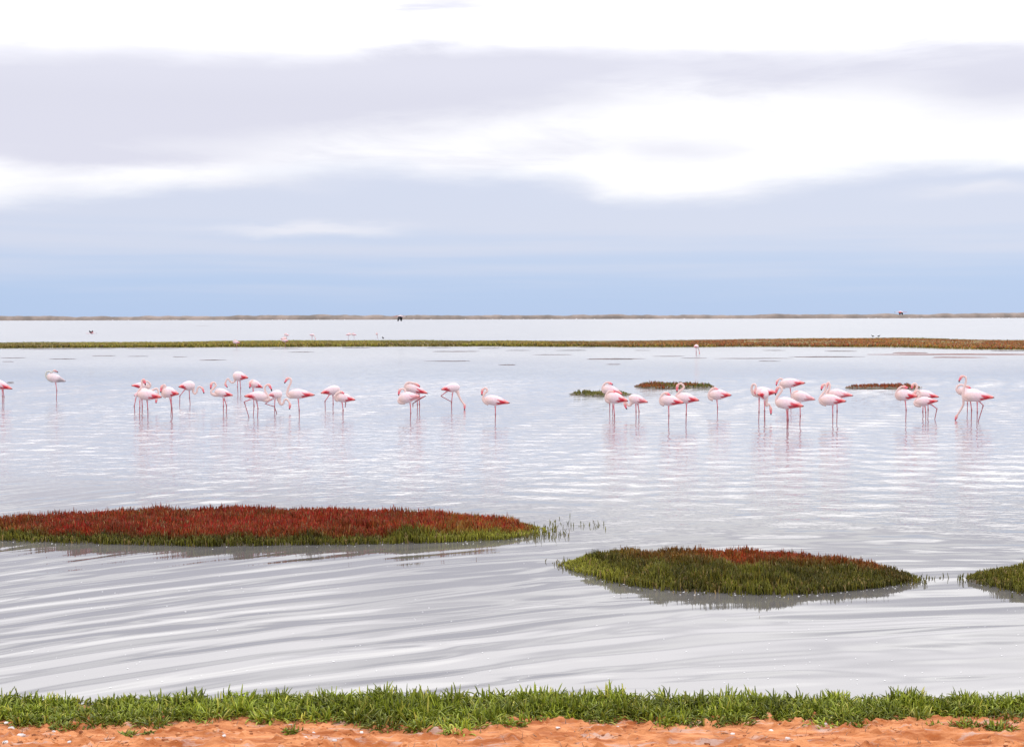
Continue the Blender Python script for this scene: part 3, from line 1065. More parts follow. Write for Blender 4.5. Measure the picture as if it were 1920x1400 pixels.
def loft(path, ru, rv, cols, seg, bulge=None):
    """sweep along a path (x, y, z); ru = half height in the bird's plane, rv = half width"""
    n = len(path)
    T = np.gradient(path, axis=0)
    T[:, 1] *= 0.3
    T /= np.linalg.norm(T, axis=1)[:, None] + 1e-9
    Yv = np.array([0, 1.0, 0])
    Nn = np.cross(T, Yv)
    flip = np.sign(Nn[:, 2:3] + 1e-6)
    th = np.linspace(0, 2 * math.pi, seg, endpoint=False)
    V = np.zeros((n, seg, 3))
    for j, t in enumerate(th):
        s = 1.0 if bulge is None else bulge(np.linspace(0, 1, n), math.cos(t), math.sin(t))[:, None]
        V[:, j] = path + (Yv * math.cos(t) * rv[:, None] + Nn * math.sin(t) * ru[:, None]) * s
    Q = []
    for i in range(n - 1):
        for j in range(seg):
            k = (j + 1) % seg
            Q.append((i * seg + j, i * seg + k, (i + 1) * seg + k, (i + 1) * seg + j))
    V = V.reshape(-1, 3)
    Tt = []
    base = len(V)
    V = np.vstack([V, path[0], path[-1]])
    for j in range(seg):
        k = (j + 1) % seg
        Tt.append((base, k, j))
        Tt.append((base + 1, (n - 1) * seg + j, (n - 1) * seg + k))
    if cols.ndim == 2:
        C = np.repeat(cols[:, None, :], seg, 1).reshape(-1, 3)
    else:
        C = cols.reshape(-1, 3)
    C = np.vstack([C, C[0], C[-2]])
    return V, np.array(Q), np.array(Tt), C


WHITE_P = np.array([0.69, 0.555, 0.59])
PEACH = np.array([0.70, 0.46, 0.38])
CRIM = np.array([0.55, 0.015, 0.035])
CORAL = np.array([0.72, 0.13, 0.11])
LEGC = np.array([0.58, 0.17, 0.20])
LEGD = np.array([0.20, 0.095, 0.10])
BLACK = np.array([0.02, 0.018, 0.02])


def lerp(a, b, t):
    return a + (b - a) * t


def flamingo_mesh(s):
    """s holds the pose in metres: body ends, neck, head, bill tip, legs (x along the bird, z up)"""
    parts = []
    B, T = np.array(s['B']), np.array(s['T'])
    Rr = s['R']
    n, seg = 44, 30
    br = np.random.default_rng(s.get('seed', 1))
    t = np.linspace(0, 1, n)
    f = np.interp(t, [0, .02, .06, .14, .26, .40, .54, .66, .76, .86, .94, 1.0], [0.05, .34, .58, .83, .98, 1.0, .90, .70, .50, .33, .20, .05])
    ax = B[None] + (T - B)[None] * t[:, None]
    up = np.array([0, 0, 1.0])
    path = np.zeros((n, 3))
    path[:, 0], path[:, 2] = ax[:, 0], ax[:, 1] + s.get('hump', 0.10) * Rr * np.sin(math.pi * t)
    dirx = np.sign(T[0] - B[0])
    th = np.linspace(0, 2 * math.pi, seg, endpoint=False)
    # is +Nn up? T x Y with T=(+,0,-) gives z>0 for +x travel
    upsign = 1.0 if dirx > 0 else -1.0
    red = s.get('red', 1.0)
    C = np.zeros((n, seg, 3))
    dusk = s.get('grey', 0.0)
    for j, a in enumerate(th):
        v = math.sin(a) * upsign
        side = abs(math.cos(a))
        c = np.repeat(WHITE_P[None], n, 0)
        pe = np.clip(1 - t / 0.38, 0, 1)[:, None] * (0.75 if v < 0.5 else 0.3)
        c = lerp(c, PEACH, pe * s.get('peach', 1.0))
        edge = 0.05 * math.sin(9 * a) + br.normal(0, 0.025)
        patch = smooth01((t - 0.55 - 0.10 * v + edge) / 0.06) * (1 - smooth01((t - 0.80) / 0.12)) * (1.0 if -0.75 < v < 0.38 else 0.15)
        c = lerp(c, CRIM, (patch * red)[:, None])
        tail = smooth01((t - 0.72 + 0.05 * v) / 0.12)
        c = lerp(c, lerp(CORAL, WHITE_P, max(0.0, v) * 0.45), (tail * (0.35 + 0.65 * red) * (1 - 0.6 * patch))[:, None])
        # covert rows: rosy wash and darker feather edges
        rows = 0.5 + 0.5 * np.sin(t * 46 + 5.0 * v + br.normal(0, 0.5, 1))
        wash = smooth01((t - 0.22) / 0.2) * (1 - smooth01((t - 0.62) / 0.15)) * (1.0 if -0.6 < v < 0.7 else 0.25)
        c = lerp(c, np.array([0.74, 0.40, 0.46]), (wash * (0.10 + 0.22 * rows) * s.get('rosy', 1.0))[:, None])
        line = np.exp(-((v + 0.55 - 0.5 * (t - 0.3)) / 0.10) ** 2) * smooth01((t - 0.45) / 0.2)
        c = lerp(c, BLACK * 2, (line * 0.8)[:, None])
        c = c * (1 + br.normal(0, 0.035, n))[:, None]
        tip = smooth01((t - 0.93) / 0.04) * (1.0 if v < 0.4 else 0.5) * s.get('tip', 1.0)
        c = lerp(c, BLACK * 2, tip[:, None])
        if dusk:
            gd = smooth01((t - 0.5) / 0.2) * dusk
            c = lerp(c, np.array([0.10, 0.09, 0.11]), (gd * (0.9 if v < 0.5 else 0.6))[:, None])
            c = lerp(c, np.array([0.62, 0.60, 0.62]), 0.35 * dusk)
        C[:, j] = c

    def bulge(tt, cs, sn):
        v = sn * upsign
        wing = smooth01((tt - 0.10) / 0.12) * (1 - smooth01((tt - 0.86) / 0.1))
        k = abs(cs) ** 0.7
        inw = smooth01(np.array((v + 0.55) / 0.25)) * smooth01(np.array((0.85 - v) / 0.2))
        ruf = 0.022 * np.sin(tt * 52 + 7 * sn) * smooth01((tt - 0.2) / 0.2) * k
        return 1 + 0.10 * wing * k * inw + ruf
    parts.append(loft(path, Rr * f, Rr * 0.84 * f, C, seg, bulge))
    # neck, head and bill in one sweep
    nk = [np.array(p) for p in s['neck']]
    ny = s.get('ny', 0.0)
    pts3 = [np.array([p[0], 0.0, p[1]]) for p in nk]
    L = len(pts3)
    for i in range(L):
        pts3[i][1] = ny * smooth01(np.array((i / max(L - 1, 1)) * 1.25))
    hd = np.array([s['head'][0], ny, s['head'][1]])
    tp = np.array([s['bill'][0], ny * 1.0, s['bill'][1]])
    dr = tp - hd
    bl = np.linalg.norm(dr)
    if bl > 0.20:
        tp = hd + dr * 0.20 / bl
        dr = tp - hd
    if bl < 0.10:
        tp = hd + dr * 0.12 / max(bl, 1e-6)
        dr = tp - hd
    # the bill kinks: bow its middle away from the body side
    inc = hd - pts3[-1]
    inc = inc / (np.linalg.norm(inc) + 1e-9)
    kink = inc * 0.018
    chain = pts3 + [hd, hd + dr * 0.40 + kink * 0.8, hd + dr * 0.70 + kink * 0.9, tp]
    cum = np.concatenate([[0], np.cumsum([np.linalg.norm(chain[i + 1] - chain[i]) for i in range(len(chain) - 1)])])
    m = 54
    # catmull-rom by index, then resample by arc length
    dense = cat_rom(chain, 400)
    kd = np.linspace(0, len(chain) - 1, 400)
    dc = np.concatenate([[0], np.cumsum(np.linalg.norm(np.diff(dense, axis=0), axis=1))])
    su = np.linspace(0, dc[-1], m)
    path = np.stack([np.interp(su, dc, dense[:, i]) for i in range(3)], -1)
    kk = np.interp(su, dc, kd)
    hi = L          # index of the head
    idx = [0, 0.6, 1.2, 2.2, max(2.3, hi - 0.8), hi - 0.35, hi, hi + 0.5, hi + 1, hi + 2, hi + 3]
    rad = [0.080, 0.066, 0.048, 0.033, 0.027, 0.028, 0.043, 0.039, 0.030, 0.025, 0.006]
    ord_ = np.argsort(idx)
    rr = np.interp(kk, np.array(idx)[ord_], np.array(rad)[ord_])
    NC = lerp(WHITE_P, PEACH, 0.4) * np.array([0.95, 0.93, 0.9])
    BC = np.array([0.72, 0.16, 0.20])
    if s.get('grey'):
        NC = np.array([0.50, 0.50, 0.47])
        BC = np.array([0.45, 0.20, 0.22])
    cols = np.repeat(NC[None], m, 0)
    cols = lerp(cols, lerp(NC, CORAL, 0.35), smooth01((kk - hi + 0.9) / 0.6)[:, None])
    cols = lerp(cols, BC, smooth01((kk - hi - 0.35) / 0.35)[:, None])
    cols = lerp(cols, BLACK, smooth01((kk - hi - 1.75) / 0.35)[:, None])
    parts.append(loft(path, rr, rr * 0.82, cols, 10))
    # legs
    for li, leg in enumerate(s['legs']):
        off = (0.045 if li % 2 else -0.045) * s.get('stance', 1.0)
        pp = [np.array([p[0], off * (0.6 if i == 0 else 1.0), p[1]]) for i, p in enumerate(leg)]
        d0 = pp[1] - pp[0]
        pp = [pp[0] - d0 / (np.linalg.norm(d0) + 1e-9) * 0.07] + pp      # root it inside the body
        out, rl, cl = [], [], []
        lowest = min(p[2] for p in pp)
        for i in range(len(pp) - 1):
            for u in np.linspace(0, 1, 7, endpoint=(i == len(pp) - 2)):
                out.append(pp[i] + (pp[i + 1] - pp[i]) * u)
                g = i + u
                r = np.interp(g, [0, 1.0, 1.35, 1.85, 2.0, 2.15, 2.9, 3.0, 4.0], [0.045, 0.028, 0.0140, 0.013, 0.020, 0.013, 0.0115, 0.016, 0.011])
                rl.append(r)
                c = lerp(LEGC, LEGD, float(np.interp(g, [1.2, 1.8, 2.0, 2.3, 3.0], [0.0, 0.35, 0.75, 0.55, 0.75])) * s.get('legdark', 1.0))
                c = lerp(WHITE_P * 0.9, c, float(np.interp(g, [0.9, 1.25], [0, 1])))
                cl.append(c)
        parts.append(loft(np.array(out), np.array(rl), np.array(rl), np.array(cl), 7))
    off, V, Q, Tt, C = 0, [], [], [], []
    for v, q, t3, c in parts:
        V.append(v)
        Q.append(q + off)
        Tt.append(t3 + off)
        C.append(c)
        off += len(v)
    return np_mesh('flamingo', np.concatenate(V), np.concatenate(Q), np.concatenate(Tt), mats=[M_BIRD], pig=np.concatenate(C))


ZM = {'A': (0, 660, 9.59), 'B': (230, 680, 9.59), 'C': (380, 680, 9.59), 'D': (530, 680, 9.59), 'E': (720, 690, 7.369), 'F': (1060, 690, 9.59),
      'G': (1220, 690, 9.59), 'H': (1390, 690, 8.727), 'I': (1660, 680, 7.369)}


def place_bird(z, B, T, Rr, neck, head, bill, legs, wl, label, **kw):
    x0, y0, sc = ZM[z]
    toF = lambda p: (x0 + p[0] / sc, y0 + p[1] / sc)
    foot = toF((np.mean([l[-1][0] for l in legs]), wl))
    g = ground(*foot)
    mpp = g[1] / FPX                     # metres per frame pixel at that distance
    loc = lambda p: ((toF(p)[0] - foot[0]) * mpp, (foot[1] - toF(p)[1]) * mpp)
    s = dict(B=loc(B), T=loc(T), R=Rr / sc * mpp, neck=[loc(p) for p in neck], head=loc(head), bill=loc(bill), **kw)
    s['legs'] = []
    for leg in legs:
        L = [loc(p) for p in leg]
        if leg[-1][1] > wl - 130 and not kw.get('fold') == leg:      # standing leg: goes on under the water
            L[-1] = (L[-1][0], min(L[-1][1], 0.0) - 0.06)
        s['legs'].append(L)
    if 'ny' in s:
        s['ny'] = s['ny'] * s['R']
    o = link('flamingo', flamingo_mesh(s), label=label, category='flamingo', group='flamingos wading in the lagoon')
    o.location = (g[0], g[1], 0.0)
    o.rotation_euler.z = -math.atan2(g[0], g[1]) + R(kw.get('yaw', 0.0))
    return o


BIRDS = [
 # z, breast, tail, half height, neck..., head, bill, legs, waterline, label, options
 ('A', (-200, 530), (225, 665), 88, [(-150, 580), (-195, 540), (-215, 450), (-180, 360), (-165, 290), (-200, 250)], (-235, 260), (-275, 350),
  [[(45, 645), (50, 790), (48, 925)], [(52, 645), (68, 800), (60, 915)]], 925, 'flamingo cut off by the left edge of the picture, its rosy tail showing', {}),
 ('A', (850, 430), (1185, 530), 80, [(960, 510), (880, 480), (838, 420), (850, 360), (890, 342), (935, 362), (955, 345)], (985, 332), (1050, 370),
  [[(1005, 540), (1025, 690), (1015, 855)]], 860, 'lone greyish flamingo preening on one leg, with dark wing tips', dict(grey=0.8, red=0.1, tip=1.0, ny=-0.3)),
 ('B', (480, 425), (158, 405), 62, [(440, 440), (485, 420), (490, 380), (460, 345), (430, 330)], (395, 338), (330, 360),
  [[(335, 470), (345, 640), (345, 800)]], 800, 'flamingo half hidden behind the raised neck of the leftmost close pair', dict(ny=-0.5)),
 ('B', (480, 530), (205, 590), 90, [(430, 520), (480, 510), (530, 500), (570, 476), (612, 468), (640, 520), (630, 600)], (605, 655), (600, 730),
  [[(245, 620), (215, 780), (225, 895)], [(345, 640), (350, 780), (350, 895)]], 890, 'pale feeding flamingo behind, its arched neck reaching right past a pink tail', dict(red=0.2)),
 ('B', (275, 560), (705, 622), 98, [(370, 590), (305, 575), (285, 530), (310, 480), (350, 430), (355, 370), (352, 325)], (380, 305), (412, 412),
  [[(315, 670), (315, 800), (305, 940)], [(440, 680), (450, 830), (450, 995)]], 985, 'front flamingo of the leftmost cluster, neck raised and head turned back', {}),
 ('B', (715, 520), (1018, 562), 98, [(790, 590), (735, 575), (718, 525), (745, 460), (778, 415), (752, 396)], (716, 420), (698, 555),
  [[(855, 622), (880, 790), (868, 955)], [(870, 622), (886, 820), (897, 945)]], 955, 'flamingo with hanging bill and folded neck, standing between two feeding ones', dict(ny=-0.2)),
 ('B', (1302, 410), (1005, 432), 86, [(1225, 410), (1268, 455), (1268, 520), (1300, 558), (1332, 525), (1350, 455), (1385, 430)], (1432, 458), (1460, 560),
  [[(1130, 470), (1035, 590), (1030, 755)], [(1195, 470), (1200, 630), (1212, 755)]], 755, 'greyish pink flamingo striding right with its neck in a low S', dict(peach=0.3)),
 ('C', (215, 515), (553, 592), 78, [(290, 560), (210, 568), (160, 540), (158, 490), (205, 450), (240, 400), (226, 362), (190, 348)], (163, 372), (153, 472),
  [[(370, 628), (368, 780), (365, 910)], [(385, 632), (437, 770), (428, 880)]], 905, 'flamingo with its neck curled in a loop and bill on its neck, coral tail', {}),
 ('C', (545, 232), (825, 272), 84, [(620, 260), (586, 290), (575, 335), (540, 358), (500, 338), (462, 285), (428, 315)], (411, 380), (455, 445),
  [[(635, 312), (630, 430), (640, 552)], [(670, 312), (682, 450), (676, 555)]], 552, 'farther flamingo bending left, bill hanging over the water, above the busy left group', {}),
 ('C', (835, 345), (1092, 452), 72, [(930, 400), (880, 400), (862, 365), (880, 325), (905, 312)], (868, 350), (845, 460),
  [[(905, 430), (918, 780), (900, 960)]], 950, 'flamingo preening behind the striding one, orange face and white breast', dict(ny=-0.4, peach=1.3)),
 ('C', (1175, 622), (745, 600), 88, [(1075, 640), (1150, 672), (1196, 650), (1176, 590), (1135, 520), (1122, 450), (1148, 402)], (1195, 398), (1245, 512),
  [[(870, 650), (755, 700), (850, 965)], [(970, 690), (992, 820), (980, 990)]], 985, 'large flamingo striding right with a raised curved neck, front of the busy group', dict(peach=0.4, hump=0.2)),
 ('C', (1435, 570), (1182, 582), 80, [(1370, 600), (1378, 680), (1410, 748), (1450, 730), (1475, 672), (1512, 654), (1550, 695)], (1572, 750), (1558, 838),
  [[(1305, 650), (1300, 780), (1300, 905)], [(1250, 650), (1115, 735), (1285, 790), (1338, 848)]], 905, 'flamingo feeding to the right with one leg lifted behind', dict(peach=0.2, red=0.7)),
 ('D', (105, 555), (588, 580), 88, [(200, 590), (120, 598), (82, 560), (100, 460), (142, 370), (154, 310), (130, 274)], (92, 282), (38, 372),
  [[(285, 632), (305, 850), (304, 1010)]], 1010, 'upright flamingo on one leg with tall neck, right of the busy left group', {}),
 ('D', (1035, 470), (682, 548), 84, [(980, 500), (1020, 530), (1060, 555), (1080, 590)], (1085, 620), (1060, 660),
  [[(855, 555), (765, 690), (770, 800)], [(905, 562), (906, 740), (900, 828)]], 828, 'flamingo stepping with head hidden behind its neighbour', dict(peach=0.3)),
 ('D', (940, 605), (1315, 672), 86, [(1000, 660), (955, 640), (942, 590), (970, 545), (1010, 525)], (1040, 522), (1100, 560),
  [[(1065, 700), (1082, 850), (1076, 985)], [(1130, 690), (1140, 730), (1132, 800)]], 980, 'sleeping flamingo on one leg, the other foot tucked up, right of a stepping one', dict(ny=-0.5)),
 ('E', (200, 425), (505, 388), 78, [(290, 460), (225, 470), (205, 440), (245, 385), (293, 335), (288, 300), (255, 284)], (222, 302), (206, 380),
  [[(365, 478), (371, 620), (362, 715)], [(455, 430), (575, 383), (400, 488), (400, 540)]], 718, 'white flamingo on one leg with the other leg folded high behind', dict(red=0.5)),
 ('E', (285, 245), (608, 352), 62, [(350, 300), (302, 270), (300, 225), (340, 194), (400, 203)], (450, 220), (500, 260),
  [[(455, 345), (462, 500), (460, 600)], [(485, 345), (492, 500), (490, 590)]], 598, 'sleeping flamingo with neck laid over its back, behind the white one', dict(ny=-0.35)),
 ('E', (1050, 262), (785, 295), 62, [(985, 290), (1015, 325), (1035, 380), (1065, 440), (1092, 480)], (1112, 508), (1108, 575),
  [[(950, 332), (936, 470), (936, 572)], [(870, 320), (784, 385), (930, 465), (935, 500)]], 570, 'flamingo with its head down in the water and one leg bent', dict(peach=0.1)),
 ('E', (1380, 430), (1742, 482), 70, [(1450, 480), (1390, 455), (1368, 405), (1392, 350), (1425, 315), (1420, 285), (1394, 276)], (1362, 300), (1357, 378),
  [[(1540, 512), (1543, 640), (1538, 738)]], 740, 'lone flamingo on one leg with hooked neck, just left of the gap at centre', {}),
 ('F', (660, 355), (1038, 468), 84, [(740, 420), (685, 410), (672, 350), (705, 285), (745, 258)], (785, 262), (860, 300),
  [[(805, 425), (805, 640), (803, 800)], [(845, 425), (850, 660), (845, 800)]], 800, 'rear sleeping flamingo before the small green islet', dict(ny=-0.25)),
 ('F', (722, 505), (1130, 592), 102, [(800, 590), (745, 575), (728, 510), (755, 445), (790, 415)], (840, 425), (920, 470),
  [[(865, 635), (882, 850), (880, 955)]], 955, 'front sleeping flamingo on one leg with a long coral wing edge', dict(ny=-0.25)),
 ('F', (1135, 535), (1490, 612), 86, [(1230, 590), (1190, 625), (1160, 670), (1125, 668), (1100, 630), (1080, 600)], (1065, 635), (1112, 745),
  [[(1270, 632), (1276, 780), (1275, 905)], [(1300, 632), (1322, 780), (1316, 895)]], 900, 'flamingo stooping left, its bill hanging beneath a neighbour\'s tail', dict(red=0.8)),
 ('G', (162, 565), (605, 622), 98, [(250, 640), (190, 620), (175, 560), (200, 490), (240, 452)], (285, 450), (360, 500),
  [[(325, 655), (331, 850), (325, 1015)]], 1010, 'sleeping flamingo on one leg at the left of a close pair', dict(ny=-0.25)),
 ('G', (462, 525), (875, 578), 98, [(560, 600), (490, 580), (462, 520), (490, 450), (555, 385), (597, 345), (575, 297), (530, 278)], (485, 312), (480, 435),
  [[(645, 612), (640, 830), (635, 995)]], 990, 'flamingo with raised curled neck against a brown islet, right of a close pair', {}),
 ('G', (1035, 475), (1458, 488), 98, [(1120, 550), (1060, 530), (1042, 465), (1075, 395), (1110, 362)], (1145, 362), (1230, 410),
  [[(1185, 560), (1197, 700), (1195, 832)]], 830, 'solitary sleeping flamingo on one leg under the tip of the brown islet', dict(ny=-0.25)),
 ('H', (180, 405), (595, 392), 88, [(300, 430), (215, 430), (176, 385), (176, 310), (200, 264), (236, 268), (248, 310)], (232, 370), (260, 432),
  [[(295, 480), (296, 720), (290, 865)]], 865, 'flamingo preening its breast with a ring shaped neck, behind a rounded one', dict(ny=-0.6)),
 ('H', (445, 440), (250, 430), 88, [(395, 470), (405, 540), (405, 600), (425, 612), (450, 590), (472, 610)], (488, 658), (492, 768),
  [[(370, 520), (368, 700), (375, 870)], [(388, 520), (392, 700), (390, 865)]], 870, 'rounded flamingo seen from behind, dipping its bill to the right', dict(yaw=25, peach=0.1)),
 ('H', (630, 255), (1045, 242), 80, [(720, 300), (650, 300), (630, 265), (662, 232), (682, 205), (665, 178), (628, 176)], (590, 212), (578, 292),
  [[(800, 322), (816, 450), (812, 600)]], 600, 'rearmost flamingo of its group with a small hooked neck and black tail tip', {}),
 ('H', (560, 558), (1028, 618), 98, [(680, 610), (600, 600), (566, 545), (580, 470), (625, 415), (660, 355), (632, 312)], (592, 322), (552, 455),
  [[(742, 660), (752, 850), (748, 1000)], [(756, 660), (764, 850), (760, 1000)]], 1000, 'front flamingo of its group with curled neck and bright red wing', dict(stance=0.4)),
 ('H', (825, 440), (1212, 516), 88, [(900, 500), (845, 485), (832, 440), (850, 400), (870, 382)], (898, 384), (960, 420),
  [[(955, 565), (957, 780), (950, 938)]], 935, 'sleeping pale flamingo behind and right of the red winged front one', dict(ny=-0.2, red=0.5, tip=0.6)),
 ('H', (1280, 515), (1718, 542), 92, [(1390, 580), (1310, 560), (1282, 510), (1305, 450), (1362, 380), (1384, 315), (1365, 262)], (1332, 280), (1310, 365),
  [[(1490, 592), (1491, 770), (1490, 895)]], 895, 'front flamingo of a side by side pair with matching raised necks', {}),
 ('H', (1420, 412), (1828, 446), 76, [(1500, 460), (1420, 445), (1396, 405), (1430, 350), (1447, 290), (1430, 238)], (1406, 262), (1400, 340),
  [[(1565, 480), (1570, 700), (1565, 885)]], 880, 'rear flamingo of a side by side pair, half hidden, with black tail tip', dict(red=0.8)),
 ('I', (145, 440), (445, 462), 82, [(220, 490), (165, 475), (150, 430), (175, 375), (215, 335)], (255, 328), (320, 360),
  [[(275, 505), (291, 650), (285, 815)]], 815, 'sleeping flamingo on one leg at the left of the right hand group', dict(ny=-0.25, peach=1.2)),
 ('I', (425, 425), (738, 472), 62, [(500, 450), (440, 430), (420, 390), (436, 340), (428, 298), (402, 286)], (380, 308), (370, 370),
  [[(525, 480), (516, 680), (525, 752)], [(585, 480), (592, 650), (590, 745)]], 745, 'rear flamingo of the right hand group with a small hooked head', {}),
 ('I', (410, 545), (728, 526), 64, [(490, 575), (430, 580), (410, 545), (440, 492), (482, 445), (474, 398), (444, 386)], (415, 408), (398, 490),
  [[(545, 588), (556, 680), (558, 785)], [(635, 575), (712, 635), (678, 760)]], 778, 'small front flamingo of the right hand group, striding, with pink bill', {}),
 ('I', (1080, 455), (1498, 478), 80, [(1180, 500), (1105, 495), (1075, 450), (1082, 380), (1104, 300), (1116, 235), (1102, 190)], (1058, 190), (1022, 272),
  [[(1265, 525), (1266, 680), (1262, 825)], [(1290, 525), (1352, 588), (1275, 760)]], 818, 'tallest flamingo at far right, neck held straight up', {}),
 ('I', (1090, 425), (1400, 450), 72, [(1160, 450), (1100, 460), (1082, 510), (1080, 570), (1050, 640), (1012, 705)], (992, 740), (975, 800),
  [[(1170, 500), (1190, 650), (1185, 808)]], 800, 'flamingo feeding with its pale neck reaching down left of the tallest one', dict(red=0.6)),
 ('I', (1000, 390), (1250, 402), 58, [(1070, 415), (1020, 410), (986, 370), (1002, 320), (1045, 302), (1090, 315)], (1130, 328), (1180, 360),
  [[(1125, 440), (1130, 560), (1130, 690)]], 690, 'flamingo asleep with a ring shaped neck behind the tallest one', dict(ny=-0.3)),
]
for i, b in enumerate(BIRDS):
    kw = dict(seed=i, rosy=random.uniform(0.4, 1.5))
    kw.update(b[-1])
    kw.setdefault('yaw', random.uniform(-14, 14))
    place_bird(*b[:-1], **kw)

# far waders: simple small birds, same build
far_pose = dict(B=(-0.30, 0.66), T=(0.30, 0.58), R=0.135, neck=[(-0.18, 0.60), (-0.28, 0.62), (-0.31, 0.70), (-0.24, 0.79), (-0.17, 0.81)], head=(-0.10, 0.80), bill=(0.0, 0.74),
                legs=[[(-0.02, 0.53), (0.0, 0.28), (0.0, -0.06)]], ny=-0.03, red=0.6)
far_mesh = flamingo_mesh(far_pose)
far_feed = dict(B=(0.26, 0.64), T=(-0.30, 0.62), R=0.135, neck=[(0.14, 0.60), (0.26, 0.55), (0.34, 0.42), (0.40, 0.28)], head=(0.43, 0.20), bill=(0.42, 0.05),
                legs=[[(-0.02, 0.53), (-0.03, 0.28), (0.0, -0.06)], [(0.04, 0.53), (0.08, 0.28), (0.06, -0.06)]], red=0.6)
feed_mesh = flamingo_mesh(far_feed)
FAR = [(444, 655, 0, 0, 'distant flamingo standing before the marsh strip, the one farthest left'), (535, 651, 0, 15, 'distant white flamingo before the marsh strip, lower of a stacked pair'),
       (531, 646.5, 0, 180, 'distant flamingo at the strip edge, just left of the white one'), (538, 637.5, 0, -10, 'distant pink flamingo beyond the strip, above the white one'),
       (585, 637.5, 1, 0, 'distant pink flamingo beyond the strip, right of the stacked pair'), (653, 636.5, 0, 180, 'distant flamingo beyond the strip, left one of a twosome'),
       (664, 636.5, 0, 0, 'distant flamingo beyond the strip, right one of a twosome'), (707, 635.5, 0, 70, 'distant white flamingo beyond the strip, the one farthest right'),
       (1305, 666, 1, 48, 'distant flamingo seen from the front, feeding before the rusty strip')]
for (px, py, kind, yaw, lab) in FAR:
    g = ground(px, py)
    o = link('flamingo', feed_mesh if kind else far_mesh, label=lab, category='flamingo', group='distant flamingos near the marsh strip')
    o.location = (g[0], g[1], 0)
    o.rotation_euler.z = R(yaw)


# flying flamingos: neck and legs stretched out, wings down or up
def flying_mesh(wing_up, dark):
    parts = []
    n = 18
    t = np.linspace(0, 1, n)
    path = np.stack([-0.62 + 1.32 * t, t * 0, 0.02 * np.sin(t * 3)], -1)
    r = np.interp(t, [0, .03, .10, .13, .30, .38, .48, .58, .66, .72, .95, 1], [.008, .022, .035, .022, .026, .085, .115, .085, .04, .016, .014, .02])
    c = np.repeat(WHITE_P[None], n, 0)
    c = lerp(c, BLACK, (t < 0.06)[:, None] * 1.0)
    c = lerp(c, LEGC, (t > 0.70)[:, None] * 1.0)
    parts.append(loft(path, r, r, c, 8))
    for sgn in (-1, 1):
        m = 9
        u = np.linspace(0, 1, m)
        ang = wing_up * (0.35 + 0.65 * u)
        step = 0.72 / (m - 1)
        y = sgn * (0.06 + np.concatenate([[0], np.cumsum(np.cos(ang[:-1]) * step)]))
        z = 0.05 + np.concatenate([[0], np.cumsum(np.sin(ang[:-1]) * step)])
        ch = np.interp(u, [0, .3, .7, 1], [.15, .15, .11, .03])
        ctr = np.stack([0.0 + 0.10 * u, y, z], -1)
        V, C, Q = [], [], []
        for i in range(m):
            nrm = np.array([0, -math.sin(ang[i]) * sgn, math.cos(ang[i])])
            for (k, h) in ((-1, 0.0), (0, 0.012), (1, 0.0), (0, -0.006)):
                V.append(ctr[i] + np.array([k * ch[i], 0, 0]) + nrm * h)
                base = lerp(CRIM, BLACK, float(smooth01(np.array((u[i] - 0.25) / 0.3)))) if not dark else BLACK * 1.5
                if k > 0:
                    base = BLACK * 1.2
                C.append(base)
        for i in range(m - 1):
            for j in range(4):
                Q.append((i * 4 + j, i * 4 + (j + 1) % 4, (i + 1) * 4 + (j + 1) % 4, (i + 1) * 4 + j))
        parts.append((np.array(V), np.array(Q), np.array([(0, 1, 2), (0, 2, 3)]), np.array(C)))
    off, V, Q, Tt, C = 0, [], [], [], []
    for v, q, t3, cc in parts:
        V.append(v)
        Q.append(q + off)
        Tt.append(t3 + off)
        C.append(cc)
        off += len(v)
    return np_mesh('flamingo', np.concatenate(V), np.concatenate(Q), np.concatenate(Tt), mats=[M_BIRD], pig=np.concatenate(C))


for (px, py, d, wu, dark, yaw, lab) in [
    (172, 625, 195, 0.7, False, 180, 'pink flamingo flying low over the water at far left'),
    (751, 593.5, 150, -1.25, True, 168, 'flamingo flying with black wings lowered, on the far shoreline'),
    (1688, 585.5, 165, -0.7, False, -25, 'pink flamingo flying just above the far shore at right')]:
    o = link('flamingo', flying_mesh(wu, dark), label=lab, category='flamingo', group='flamingos in flight')
    o.location = at_depth(px, py, d)
    o.rotation_euler.z = R(yaw)

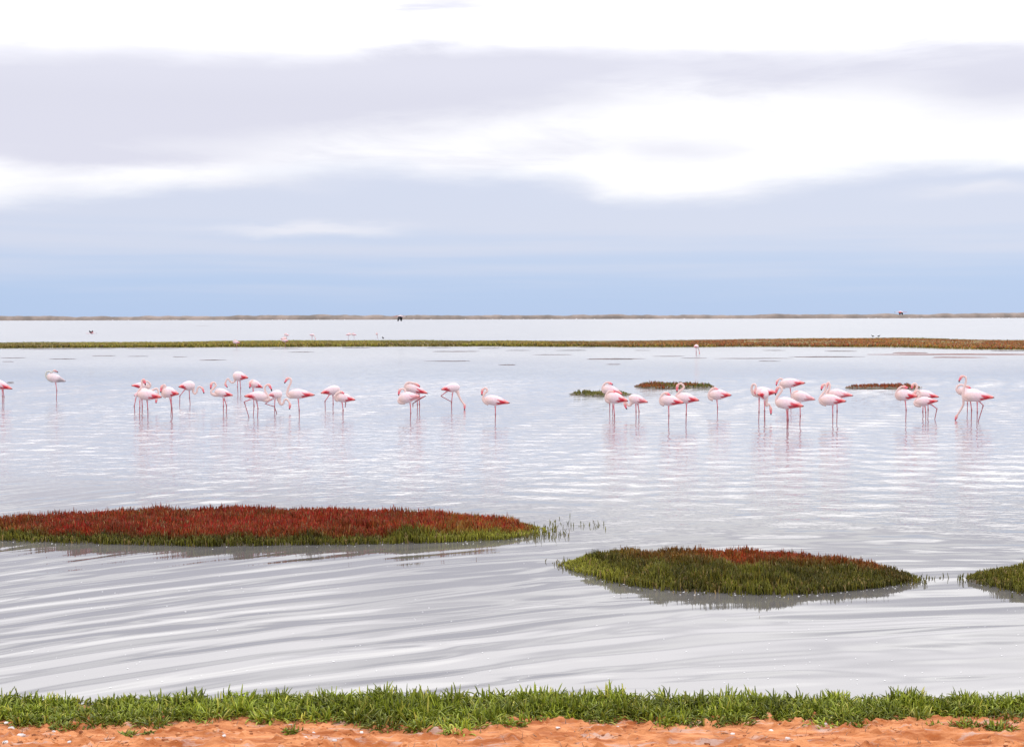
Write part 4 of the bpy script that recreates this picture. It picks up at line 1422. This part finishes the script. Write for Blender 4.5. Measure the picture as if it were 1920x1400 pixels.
# small dark waders standing on the strip, and the far white bird flock
def small_bird_mesh():
    t = np.linspace(0, 1, 12)
    path = np.stack([-0.14 + 0.34 * t, t * 0, 0.22 - 0.05 * t], -1)
    path[:4, 2] += np.array([0.10, 0.09, 0.06, 0.02])
    r = np.interp(t, [0, .08, .2, .3, .5, .8, 1], [.006, .03, .03, .05, .07, .04, .01])
    c = np.repeat(np.array([[0.06, 0.055, 0.05]]), 12, 0)
    p1 = loft(path, r, r, c, 8)
    lp = np.stack([np.full(4, 0.02), np.zeros(4), np.linspace(0.17, -0.03, 4)], -1)
    p2 = loft(lp, np.full(4, .009), np.full(4, .009), np.repeat(np.array([[0.06, 0.05, 0.04]]), 4, 0), 5)
    V = np.concatenate([p1[0], p2[0]])
    return np_mesh('wader', V, np.concatenate([p1[1], p2[1] + len(p1[0])]), np.concatenate([p1[2], p2[2] + len(p1[0])]), mats=[M_BIRD], pig=np.concatenate([p1[3], p2[3]]))


sb = small_bird_mesh()
for (px, py, s, yaw, lab) in [(718, 641, 1.2, 60, 'tiny dark wader upright on the strip edge left of centre'), (1636, 637, 1.1, 0, 'tiny dark bird on the crest of the rusty strip, left one'),
                              (1648, 637, 1.1, 180, 'tiny dark bird on the crest of the rusty strip, right one')]:
    g = ground(px, py)
    o = link('wader', sb, label=lab, category='bird', group='tiny dark birds on the marsh strip')
    o.location = (g[0], g[1], 0.22)
    o.scale = (s, s, s)
    o.rotation_euler.z = R(yaw)

n = 150
fpx = rng.uniform(-40, 1960, n)
fp = np.array([ground(a, 594 - (a - 960) * 0.0026 + 4.6 + 1.2 * rng.uniform(0, 1) ** 2) for a in fpx])
ox, oy = fp[:, 0], np.minimum(fp[:, 1], 1880)
ox = ox * oy / fp[:, 1]
K = 6
a = np.linspace(0, 2 * math.pi, K, endpoint=False)
sz = rng.uniform(0.25, 0.55, n)
V = np.zeros((n, 3, K, 3))
for r_, (s_, zz) in enumerate(((0.5, 0.1), (1.0, 0.6), (0.15, 1.2))):
    V[:, r_, :, 0] = ox[:, None] + np.cos(a) * sz[:, None] * s_ * 1.4
    V[:, r_, :, 1] = oy[:, None] + np.sin(a) * sz[:, None] * s_
    V[:, r_, :, 2] = zz * sz[:, None]
ii = np.arange(n)[:, None] * 3 * K
Q = np.concatenate([np.concatenate([ii + r_ * K + k, ii + r_ * K + (k + 1) % K, ii + (r_ + 1) * K + (k + 1) % K, ii + (r_ + 1) * K + k], 1) for r_ in range(2) for k in range(K)])
link('seabird_flock', np_mesh('seabird_flock', V.reshape(-1, 3), Q, mats=[M_FOAM]), kind='stuff', label='far flock of white seabirds resting along the distant shoreline', category='birds')
